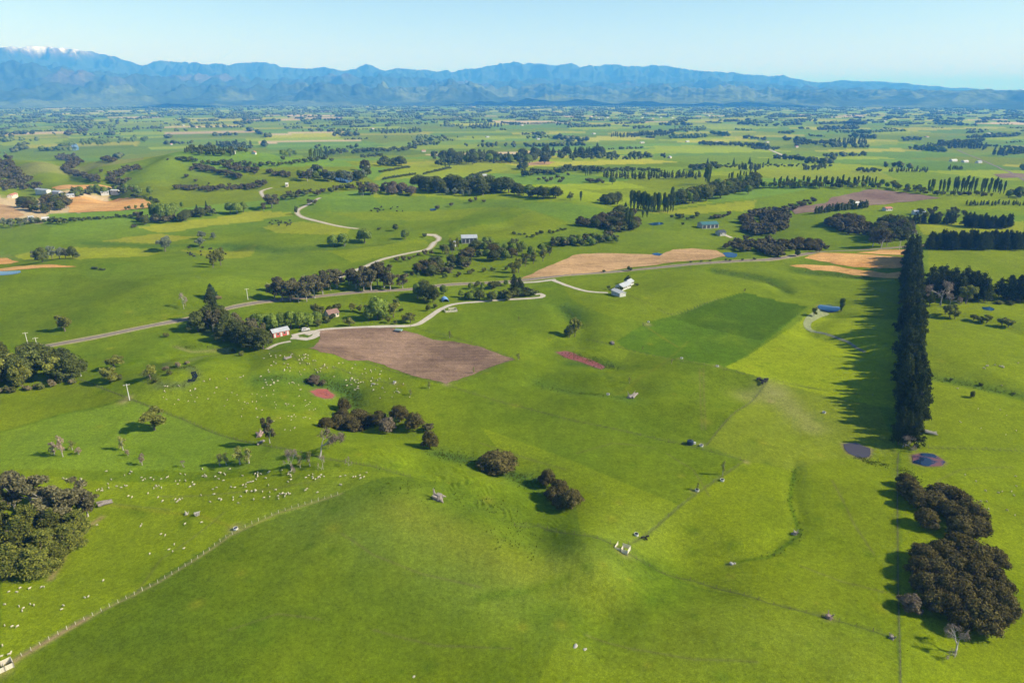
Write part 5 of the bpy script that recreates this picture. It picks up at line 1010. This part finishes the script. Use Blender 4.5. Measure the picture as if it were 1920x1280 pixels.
for key, lb, sp_, pm_, bt in (('near', 'pale post and batten fence along the bare strip of the near hill paddock', 1.9, pm, 0), ('spur', 'grey post and wire fence crossing the near spur to the boundary', 3.6, pm2, 0), ('boundary', 'straight boundary fence running from the pines past the brown grove', 3.6, pm2, 0), ('lane', 'wire fence running straight from the stock pen up to the cross fence', 5.0, pm2, 0),
                              ('sheep', 'post and wire fence over the crest below the sheep paddock', 2.3, pm2, 0), ('long', 'wire fence from the red barn across the sheep paddock', 5.0, pm2, 0), ('mid', 'long wire fence from the ploughed field corner through the middle pastures', 5.0, pm2, 0), ('tilled', 'wire fence on the near side of the ploughed field', 4.5, pm2, 0), ('back', 'wire fence on the far side of the ploughed field', 5.0, pm2, 0),
                              ('pasture', 'wire fence along the dark green crop paddock', 5.0, pm2, 0), ('cross', 'short wire fence between the middle pasture and the lime paddock', 5.0, pm2, 0), ('far', 'wire fence beyond the half red pond', 5.0, pm2, 0), ('drive', 'wire fence below the knoll farmhouse', 5.0, pm2, 0)):
    tot += fence(key, lb, sp_, pm_, None, bt)
print('posts', tot)

# ------------------------------------------------------------------ power poles
for px, py, h, lb in ((53, 648, 19, 'white power pole on the far side of the road end'), (72, 658, 17, 'white power pole on the near side of the road end'), (152, 705, 21, 'white power pole beside the bush block fence'), (243, 750, 27, 'white power pole at the fence corner of the sheep slope'), (465, 562, 13, 'thin power pole beside the road above the barn clump'), (1686, 468, 14, 'power pole on the road above the shelterbelt')):
    x, y = P(px, py); H_ = min(11, max(7, px_height(x, y, py, h))); e = empty('power_pole', (x, y, gz(x, y)), 0.5, lb, 'power pole')
    part('pole', [tube([(0, 0, -0.5), (0, 0, H_ * 0.5), (0, 0, H_)], [0.20, 0.17, 0.13], 8)], M_CONC, e); ca = part('crossarm', [box((0, 0.17, H_ - 0.5), (2.4, 0.12, 0.14))], M_PALEW, e)
    for q in (-1.05, -0.5, 0.5, 1.05): part('insulator', [tube([(q, 0.17, H_ - 0.43), (q, 0.17, H_ - 0.25)], [0.05, 0.07], 6)], M_WHITE, ca)
    for q in (1,): part('stay_wire', [tube([(0, 0, H_ - 0.8), (3.2, 0, -0.1)], [0.02, 0.02], 4)], M_WIRE, e)

# ------------------------------------------------------------------ farm fittings
M_DARKW = water_mat('trough_water', (0.012, 0.016, 0.014))
def trough(px, py, lb, group=None, r=0.62):
    x, y = P(px, py); e = empty('water_trough', (x, y, gz(x, y)), 0, lb, 'trough', group); n = 14; prof_ = [(r, -0.15), (r * 1.05, 0.6), (r * 0.92, 0.6), (r * 0.88, 0.12)]
    V = [(a * math.cos(2 * math.pi * k / n), a * math.sin(2 * math.pi * k / n), z) for a, z in prof_ for k in range(n)]; Fc = [(i * n + k, i * n + (k + 1) % n, (i + 1) * n + (k + 1) % n, (i + 1) * n + k) for i in range(3) for k in range(n)]
    mesh_obj('basin', V, Fc, M_CONC, e); mesh_obj('water', [(r * 0.91 * math.cos(2 * math.pi * k / n), r * 0.91 * math.sin(2 * math.pi * k / n), 0.5) for k in range(n)], [tuple(range(n))], M_DARKW, e)
for px, py, lb in ((442, 992, 'round concrete trough on the near hill fence'), (1315, 836, 'round concrete trough on the middle pasture fence'), (1278, 672, 'round trough on pale trodden ground by the crop paddock'), (1345, 687, 'round trough at the lime paddock corner'), (1545, 774, 'round trough alone in the yellowish paddock'), (1307, 920, 'round trough under the small tree on the pen fence'), (1354, 901, 'round trough beside the thin tree on the pen fence'), (1193, 1003, 'round trough just above the stock pen'), (1216, 604, 'round trough in the crop paddock corner'), (1140, 740, 'trough near the fallen logs'), (740, 717, 'round trough inside the ploughed field edge')): trough(px, py, lb)
def stock_pen(px, py, sx, sy, rz, lb, name='stock_pen'):
    x, y = P(px, py); e = empty(name, (x, y, gz(x, y) - 0.1), rz, lb, 'stock pen')
    for ax, ay, bx, by in ((-1, -1, 1, -1), (1, -1, 1, 1), (1, 1, -0.2, 1), (-1, 1, -1, -1), (0, -1, 0, 0.3)):
        a = np.array((ax * sx / 2, ay * sy / 2)); b = np.array((bx * sx / 2, by * sy / 2)); ln = np.linalg.norm(b - a); an = math.atan2(*(b - a)[::-1]); m = (a + b) / 2
        for h in (0.3, 0.62, 0.94, 1.26):
            V, Fc = box((0, 0, 0), (ln, 0.06, 0.22)); o = mesh_obj('rail', V, Fc, M_PALEW, e); o.location = (m[0], m[1], h); o.rotation_euler = (0, 0, an)
        for t in np.linspace(0, 1, max(2, int(ln / 1.6) + 1)):
            q = a + (b - a) * t; V, Fc = box((0, 0, 0.6), (0.16, 0.16, 1.75)); o = mesh_obj('post', V, Fc, M_WOOD, e); o.location = (q[0], q[1], 0)
stock_pen(1167, 1031, 3.6, 2.6, -0.5, 'small timber loading pen where the spur fences meet'); stock_pen(845, 583, 7, 5, 0.3, 'pale timber sheep yard beside the farm lane')
stock_pen(8, 1252, 3.2, 2.4, 0.8, 'broken pale timber pen at the low end of the near fence')
def gnarled(px, py, size, lb, name, cat, mat, kind):
    x, y = P(px, py); g = np.random.default_rng(int(px * 13 + py)); e = empty(name, (x, y, gz(x, y)), g.uniform(0, 6), lb, cat); sh = []
    if kind == 'stump':
        sh.append(tube([(0, 0, -0.2), (0.05, 0, 0.3), (0.1, 0.05, 0.75)], [0.55, 0.42, 0.34], 9))
        for k in range(8): a = k * 0.8 + g.uniform(-.3, .3); sh.append(tube([(0, 0, 0.2), (math.cos(a) * 0.5, math.sin(a) * 0.5, g.uniform(0.0, 0.7)), (math.cos(a) * g.uniform(0.6, 0.95), math.sin(a) * 0.8, g.uniform(-0.1, 1.3))], [0.2, 0.16, 0.07], 5))
    else:
        for k in range(5): a = g.uniform(-0.35, 0.35); o_ = g.normal(0, 0.25); sh.append(tube([(-1.1 + g.uniform(0, .4), o_ - a, 0.16 + 0.1 * (k % 2)), (0, o_, 0.2 + 0.1 * (k % 2)), (1.1 - g.uniform(0, .4), o_ + a, 0.18 + 0.1 * (k % 2))], [0.2, 0.17, 0.12], 6))
        for k in range(5): a = g.uniform(0, 6.28); sh.append(tube([(g.uniform(-.8, .8), 0, 0.2), (math.cos(a) * 0.9, math.sin(a) * 0.7, g.uniform(0.2, 0.8))], [0.09, 0.02], 5))
    sh = [([tuple(np.array(v) * size) for v in V], Fc) for V, Fc in sh]; part('root' if kind == 'stump' else 'log', sh[:1] if kind == 'stump' else sh[:5], mat, e); part('branch', sh[1:] if kind == 'stump' else sh[5:], mat, e)
M_GREYLOG = plain('bleached_timber', (0.24, 0.205, 0.18), 0.9, 0.1, noise=0.25, scale=3); M_PINKLOG = plain('pinkish_timber', (0.30, 0.21, 0.18), 0.9, 0.1, noise=0.25, scale=3)
for px, py, sz, lb, nm, cat, m, kd in ((822, 937, 2.6, 'large bleached tree stump in the slip hollow', 'tree_stump', 'stump', M_GREYLOG, 'stump'), (488, 816, 2.4, 'pinkish pile of dead branches beside the flat-crowned tree', 'branch_pile', 'log pile', M_PINKLOG, 'log'), (488, 831, 1.6, 'grey log pile at the crest fence', 'branch_pile', 'log pile', M_GREYLOG, 'log'), (1745, 813, 2.2, 'dark fallen log on the bright paddock beyond the pines', 'fallen_log', 'log', M_WOOD, 'log'), (1185, 744, 2.8, 'heap of grey fallen trunks in the middle hollow', 'fallen_log', 'log', M_GREYLOG, 'log'),
                                       (350, 964, 0.9, 'weathered stump beside the sheep slope strip', 'tree_stump', 'stump', M_WOOD, 'stump'), (370, 965, 1.2, 'dark stump with spread roots on the sheep slope', 'tree_stump', 'stump', M_WOOD, 'stump'), (1554, 1158, 1.2, 'mossy stump on the spur fence', 'tree_stump', 'stump', M_PINKLOG, 'stump'), (1672, 1196, 1.0, 'pale stump at the boundary fence corner', 'tree_stump', 'stump', M_GREYLOG, 'stump'), (1490, 1001, 1.2, 'grey stump at the end of the erosion line', 'tree_stump', 'stump', M_GREYLOG, 'stump'), (700, 690 + 30, 1.0, 'short log on the ploughed field edge', 'fallen_log', 'log', M_WOOD, 'log'), (540, 672, 1.6, 'pale log pile on the barn paddock fence', 'branch_pile', 'log pile', M_GREYLOG, 'log'), (197, 944, 2.0, 'pale dead branch at the plantation edge', 'fallen_log', 'log', M_GREYLOG, 'log'), (1148, 644, 2.0, 'pale log heap beside the crop paddock fence', 'branch_pile', 'log pile', M_GREYLOG, 'log')):
    gnarled(px, py, sz, lb, nm, cat, m, kd)
M_ROCK = plain('limestone', (0.40, 0.36, 0.30), 0.9, 0.2, noise=0.2, scale=1.5)
def rock(px, py, s, lb, grp=None):
    x, y = P(px, py); g = np.random.default_rng(int(px + py * 3)); V = ICO2[0] * (1 + 0.16 * g.normal(size=(len(ICO2[0]), 1))) * np.array([s, s * 0.7, s * 0.5]); o = mesh_obj('rock', V, ICO2[1], M_ROCK); o.location = (x, y, gz(x, y) + s * 0.12); o.rotation_euler = (0, 0, g.uniform(0, 3)); tag(o, lb, 'rock', grp)
rock(1079, 1211, 0.65, 'white limestone rock exposed on the near spur'); rock(1097, 1217, 0.5, 'smaller limestone rock beside a bare patch on the near spur'); rock(1372, 1057, 0.7, 'pinkish rock on the bank of the erosion line'); rock(1378, 1056, 0.4, 'small rock beside the pinkish bank rock'); rock(776, 1268, 0.35, 'small pale stone in the near sward')
# vehicles
def wheels(e, r, w, spots):
    for x, y in spots:
        t = part('wheel', [tube([(x, y - w / 2, r), (x, y + w / 2, r)], [r, r], 14)], M_BLACK, e); part('rim', [tube([(x, y - w / 2 - 0.02, r), (x, y + w / 2 + 0.02, r)], [r * 0.55, r * 0.55], 10)], M_IRON, t)
def car(px, py, rz, lb):
    x, y = P(px, py); e = empty('parked_car', (x, y, gz(x, y) + 0.15), rz, lb, 'car'); pr = [(-2.2, 0.35), (2.2, 0.35), (2.25, 0.8), (1.2, 0.98), (-2.2, 0.98)]; cb = [(-2.0, 0.98), (1.1, 0.98), (0.4, 1.55), (-1.7, 1.55)]
    def ext(p, w): n = len(p); return [(a, s * w, c) for s in (-1, 1) for a, c in p], [tuple(range(n))[::-1], tuple(range(n, 2 * n))] + [(k, (k + 1) % n, n + (k + 1) % n, n + k) for k in range(n)]
    part('body', [ext(pr, 0.9)], M_WHITE, e); c = part('cabin', [ext(cb, 0.8)], M_WHITE, e)
    for s in (-1, 1): part('side_window', [box((-0.55, s * 0.81, 1.27), (1.9, 0.03, 0.38))], M_GLASS, c)
    wheels(e, 0.36, 0.24, [(a, b) for a in (-1.35, 1.4) for b in (-0.85, 0.85)])
car(573, 620, 0.5, 'white car parked on the loop drive behind the red barn')
x, y = P(747, 622); e = empty('farm_trailer', (x, y, gz(x, y) + 0.1), -0.3, 'pale green farm trailer standing at the ploughed field edge', 'trailer'); M_MINT = plain('mint_paint', (0.30, 0.50, 0.40), 0.5)
part('deck', [box((0, 0, 0.85), (4.2, 1.9, 0.2))], M_MINT, e); part('side_board', [box((0, 0.95, 1.15), (4.2, 0.06, 0.5)), box((0, -0.95, 1.15), (4.2, 0.06, 0.5))], M_WHITE, e); part('drawbar', [box((2.8, 0, 0.7), (1.6, 0.14, 0.12))], M_DARKR, e); wheels(e, 0.42, 0.24, [(-1, -0.8), (-1, 0.8), (0.2, -0.8), (0.2, 0.8)])
x, y = P(1294, 832); e = empty('water_tank', (x, y, gz(x, y)), 0.2, 'dark blue-black water tank with white pump on the middle fence', 'water tank')
part('tank', [tube([(0, 0, -0.1), (0, 0, 1.3), (0, 0, 1.55)], [1.15, 1.15, 0.6], 16)], plain('dark_blue_plastic', (0.02, 0.035, 0.06), 0.4), e); part('lid', [tube([(0, 0, 1.53), (0, 0, 1.66)], [0.35, 0.33], 12)], M_BLACK, e); part('pump', [box((1.5, -0.3, 0.35), (0.7, 0.6, 0.8))], M_WHITE, e)

# ------------------------------------------------------------------ sheep and cattle
def beast(name, mat, L, H, bulk, headdrop):
    """one skin: lofted trunk, neck and head, with tapering jointed legs joined on"""
    st = [(-0.50, 0.72, 0.02, 0.02), (-0.47, 0.72, 0.15, 0.17), (-0.33, 0.70, 0.21, 0.23), (-0.05, 0.66, 0.23, 0.26), (0.20, 0.68, 0.21, 0.25), (0.35, 0.74, 0.15, 0.18), (0.45, 0.80 - headdrop * 0.4, 0.09, 0.11), (0.54, 0.84 - headdrop, 0.085, 0.10), (0.66, 0.76 - headdrop * 1.1, 0.06, 0.065), (0.70, 0.74 - headdrop * 1.1, 0.02, 0.025)]
    n = 8; V = []; Fc = []
    for k, (x, z, w, h) in enumerate(st):
        for q in range(n): a = 2 * math.pi * q / n; V.append((x * L, math.cos(a) * w * bulk * L, z * H + math.sin(a) * h * bulk * L))
        if k:
            for q in range(n): Fc.append(((k - 1) * n + q, (k - 1) * n + (q + 1) % n, k * n + (q + 1) % n, k * n + q))
    Fc += [tuple(range(n))[::-1], tuple((len(st) - 1) * n + q for q in range(n))]; sh = [(V, Fc)]
    for x, b in ((-0.36, 1), (0.24, 0)):
        for s in (-1, 1): sh.append(tube([(x * L, s * 0.12 * L * bulk, 0.55 * H), ((x - 0.04 * b) * L, s * 0.11 * L * bulk, 0.26 * H), (x * L + 0.01, s * 0.11 * L * bulk, 0.0)], [0.075 * L, 0.035 * L, 0.03 * L], 5))
    for s in (-1, 1): sh.append(tube([(0.52 * L, s * 0.06 * L, (0.88 - headdrop) * H), (0.50 * L, s * 0.15 * L, (0.87 - headdrop) * H)], [0.03 * L, 0.008 * L], 4))
    V, Fc = join(sh); me = bpy.data.meshes.new(name); me.from_pydata(V, [], Fc); me.polygons.foreach_set('use_smooth', [True] * len(me.polygons)); me.materials.append(mat); return me
M_WOOL = plain('wool', (0.45, 0.40, 0.29), 0.95, 0.05, noise=0.1, scale=4); M_HIDE = plain('black_hide', (0.025, 0.022, 0.02), 0.7, 0.2)
SH = [beast('sheep', M_WOOL, 0.78, 0.62, 1.1, 0.0), beast('sheep', M_WOOL, 0.78, 0.62, 1.1, 0.5)]; CW = [beast('cow', M_HIDE, 2.2, 1.4, 0.95, 0.0), beast('cow', M_HIDE, 2.2, 1.4, 0.95, 0.55)]
FL = {'a': ('cream sheep grazing on the open crest above the near hill fence', 'flock on the crest'), 'b': ('cream sheep grazing on the knoll around the round red pond', 'flock round the red pond'), 'c': ('cream sheep on the slope below the plantation beside the near fence', 'flock below the plantation'), 'd': ('cream sheep scattered on the bright paddock beyond the pine shelterbelt', 'flock beyond the shelterbelt'), 'e': ('cream sheep in the paddock along the ploughed field fence', 'flock by the ploughed field')}
sheep = []
for s in '9,1134 17,1110 38,1103 32,1111 56,1104 78,1101 83,1101 36,1137 44,1141 42,1146 57,1133 64,1135 119,1136 116,1143 159,1121 166,1119 194,1089 9,1173 23,1175 33,1175 5,1211 3,1231 17,1227 21,1224 182,985 266,983 264,987 302,1002 310,1004 347,983 378,980 327,1021 317,1031 324,1034 345,1029 281,1039'.split(): sheep.append((*map(float, s.split(',')), 'c'))
def scatter(s, n, key, clump=0.5):
    Q = pts(s); xs = [p[0] for p in Q]; ys = [p[1] for p in Q]; c = 0; cen = []
    while c < n:
        if cen and rng.random() < clump: a = cen[int(rng.integers(len(cen)))]; x, y = a[0] + rng.normal(0, 7), a[1] + rng.normal(0, 3)
        else: x, y = rng.uniform(min(xs), max(xs)), rng.uniform(min(ys), max(ys))
        ins = False
        for k in range(len(Q)):
            (x1, y1), (x2, y2) = Q[k], Q[(k + 1) % len(Q)]
            if (y1 > y) != (y2 > y) and x < (x2 - x1) * (y - y1) / (y2 - y1) + x1: ins = not ins
        if ins: cen.append((x, y)); sheep.append((x, y, key)); c += 1
scatter('55,893 200,882 400,878 560,882 690,876 690,892 620,920 480,945 300,945 190,925', 165, 'a', 0.35); scatter('290,735 330,712 480,705 560,720 590,760 600,800 520,815 420,780 300,755', 95, 'b', 0.2); scatter('490,662 590,664 690,690 790,712 770,750 690,760 640,715 500,705', 100, 'e', 0.2); scatter('1760,660 1910,670 1910,830 1770,800', 24, 'd', 0.4); scatter('1800,890 1910,880 1910,970 1850,960', 14, 'd', 0.3)
sheep.sort(key=lambda t: -t[1]); rest = []
for k, (px, py, key) in enumerate(sheep):
    x, y = P(px, py); me = SH[int(rng.random() < 0.7)]; rz = rng.uniform(0, 6.283)
    if k >= 295: rest.append((x, y, rz, me)); continue
    o = bpy.data.objects.new('sheep', me); COL.objects.link(o); o.location = (x, y, gz(x, y) - 0.02); s = rng.uniform(0.75, 0.95) * (0.85 if py < 830 else 1); o.scale = (s, s, s); o.rotation_euler = (0, 0, rz); tag(o, FL[key][0], 'sheep', FL[key][1])
if rest:
    sh = []
    for x, y, rz, me in rest:
        c, s = math.cos(rz), math.sin(rz); z = gz(x, y); sh.append(([(x + v.co.x * c - v.co.y * s, y + v.co.x * s + v.co.y * c, z + v.co.z - 0.02) for v in me.vertices], [tuple(p.vertices) for p in me.polygons]))
    V, Fc = join(sh); o = mesh_obj('sheep_flock', V, Fc, M_WOOL); tag(o, 'far part of the flock, tiny cream sheep near the ploughed field', 'sheep', None, 'stuff')
cows = [(1422, 713), (1427, 716), (1433, 718), (1436, 714), (1429, 721), (1205, 1009), (1211, 1012), (1214, 1007)]
for k, (px, py) in enumerate(cows):
    x, y = P(px, py); o = bpy.data.objects.new('cow', CW[k % 2]); COL.objects.link(o); o.location = (x, y, gz(x, y)); o.rotation_euler = (0, 0, rng.uniform(0, 6)); o.scale = (1,) * 3 if k < 5 else (0.5,) * 3
    if k < 5: tag(o, 'black cow grazing in the lime paddock by the crop field fence', 'cow', 'cows in the lime paddock')
    else: o.name = 'calf'; tag(o, 'small black calf resting beside the stock pen', 'calf', 'calves by the pen')
for (x0, x1, y0, y1, n, lb, gp) in ((350, 430, 463, 482, 22, 'dark cow in the valley herd by the pale trees', 'valley herd'), (505, 548, 414, 424, 20, 'dark cow in the herd inside the gravel road bend', 'road bend herd'), (690, 765, 388, 399, 22, 'dark cow in the herd on the long ridge', 'ridge herd')):
    for k in range(n):
        x, y = P(rng.uniform(x0, x1), rng.uniform(y0, y1)); o = bpy.data.objects.new('cow', CW[k % 2]); COL.objects.link(o); o.location = (x, y, gz(x, y)); o.rotation_euler = (0, 0, rng.uniform(0, 6)); tag(o, lb, 'cow', gp)

# ------------------------------------------------------------------ rushes and tussocks in the wet hollows, thistle tufts in the sward
def tufts(name, label, lines, n_open, mat, h0):
    V = []; Fc = []
    def one(x, y, h):
        z = gz(x, y); k0 = len(V)
        for q in range(7):
            a = q * 0.9 + rng.uniform(-0.4, 0.4); l = h * rng.uniform(0.6, 1.1); w = h * 0.22; ca, sa = math.cos(a), math.sin(a); b = len(V)
            V.extend([(x - sa * w, y + ca * w, z - 0.03), (x + sa * w, y - ca * w, z - 0.03), (x + ca * l * 0.7, y + sa * l * 0.7, z + l)]); Fc.append((b, b + 1, b + 2))
    for s_, n, sig in lines:
        Q = smooth_path(W(s_), 2.0)
        for k in range(int(n * 1.6)):
            p = Q[int(rng.integers(len(Q)))]; one(p[0] + rng.normal(0, sig), p[1] + rng.normal(0, sig), h0 * rng.uniform(0.5, 1.3))
    for k in range(n_open):
        a = rng.uniform(-0.66, 0.66); r = 115 + 420 * rng.random() ** 1.4; one(r * math.sin(a), r * math.cos(a), h0 * rng.uniform(0.2, 0.55))
    o = mesh_obj(name, V, Fc, mat); tag(o, label, 'grass tufts', None, 'stuff')
RUSH = [('640,725 668,745 672,762', 160, 1.6), ('600,716 640,726', 70, 1.5), ('1068,664 1110,676 1152,690', 220, 2.2), ('1056,574 1090,612', 180, 2.0), ('820,850 880,864 960,890 1005,905', 320, 2.2), ('850,925 930,958 985,1000', 70, 3.0), ('700,905 800,925', 30, 3.5), ('935,1000 1000,1035', 40, 2.5), ('480,712 590,716', 60, 1.2),
        ('1345,508 1420,520 1480,548', 160, 1.8), ('1495,508 1560,515 1625,522', 220, 3.0), ('270,700 300,722 345,722 368,706 362,692 320,690', 220, 1.2), ('330,650 430,655', 70, 1.2), ('1735,705 1800,718 1920,745', 150, 1.8), ('430,462 520,470 640,462', 160, 4.0), ('1010,720 1090,738 1180,748', 120, 1.5), ('1610,858 1635,868 1655,872', 90, 1.2), ('1695,880 1715,900', 80, 1.4), ('1490,880 1480,940 1500,1000 1440,1045', 60, 0.6)]
tufts('rush_clumps', 'dark rushes and rank grass tufts filling the wet hollows and banks', RUSH, 0, foliage_mat('rush', (0.060, 0.085, 0.010), (0.13, 0.15, 0.020), 0.0, 0.3), 0.42)
tufts('pasture_tufts', 'scattered darker tufts and thistles in the near pasture', [], 9000, foliage_mat('tuft', (0.055, 0.095, 0.006), (0.13, 0.16, 0.012), 0.0, 0.3), 0.45)
# ------------------------------------------------------------------ the air
M_HAZE, nt, b, o_ = new_mat('haze_air'); nt.nodes.remove(b)
pv = nt.nodes.new('ShaderNodeVolumePrincipled'); pv.inputs['Color'].default_value = (0.085, 0.35, 1.0, 1); pv.inputs['Absorption Color'].default_value = (0.75, 0.78, 1, 1); pv.inputs['Density'].default_value = HAZE_DENSITY; pv.inputs['Anisotropy'].default_value = 0.0
for nm in ('Density Attribute', 'Temperature Attribute', 'Color Attribute'):
    if nm in pv.inputs: pv.inputs[nm].default_value = ''
nt.links.new(pv.outputs[0], o_.inputs['Volume'])
hx, hy0, hy1, hz0, hz1 = 92000, -92000, 92000, -200, 1300
V = [(x, y, z) for z in (hz0, hz1) for x, y in ((-hx, hy0), (hx, hy0), (hx, hy1), (-hx, hy1))]
hz = mesh_obj('haze', V, [(3, 2, 1, 0), (4, 5, 6, 7), (0, 1, 5, 4), (1, 2, 6, 5), (2, 3, 7, 6), (3, 0, 4, 7)], M_HAZE); hz['kind'] = 'stuff'; hz['label'] = 'thin blue haze lying over the plain and mountains'; hz['category'] = 'haze'
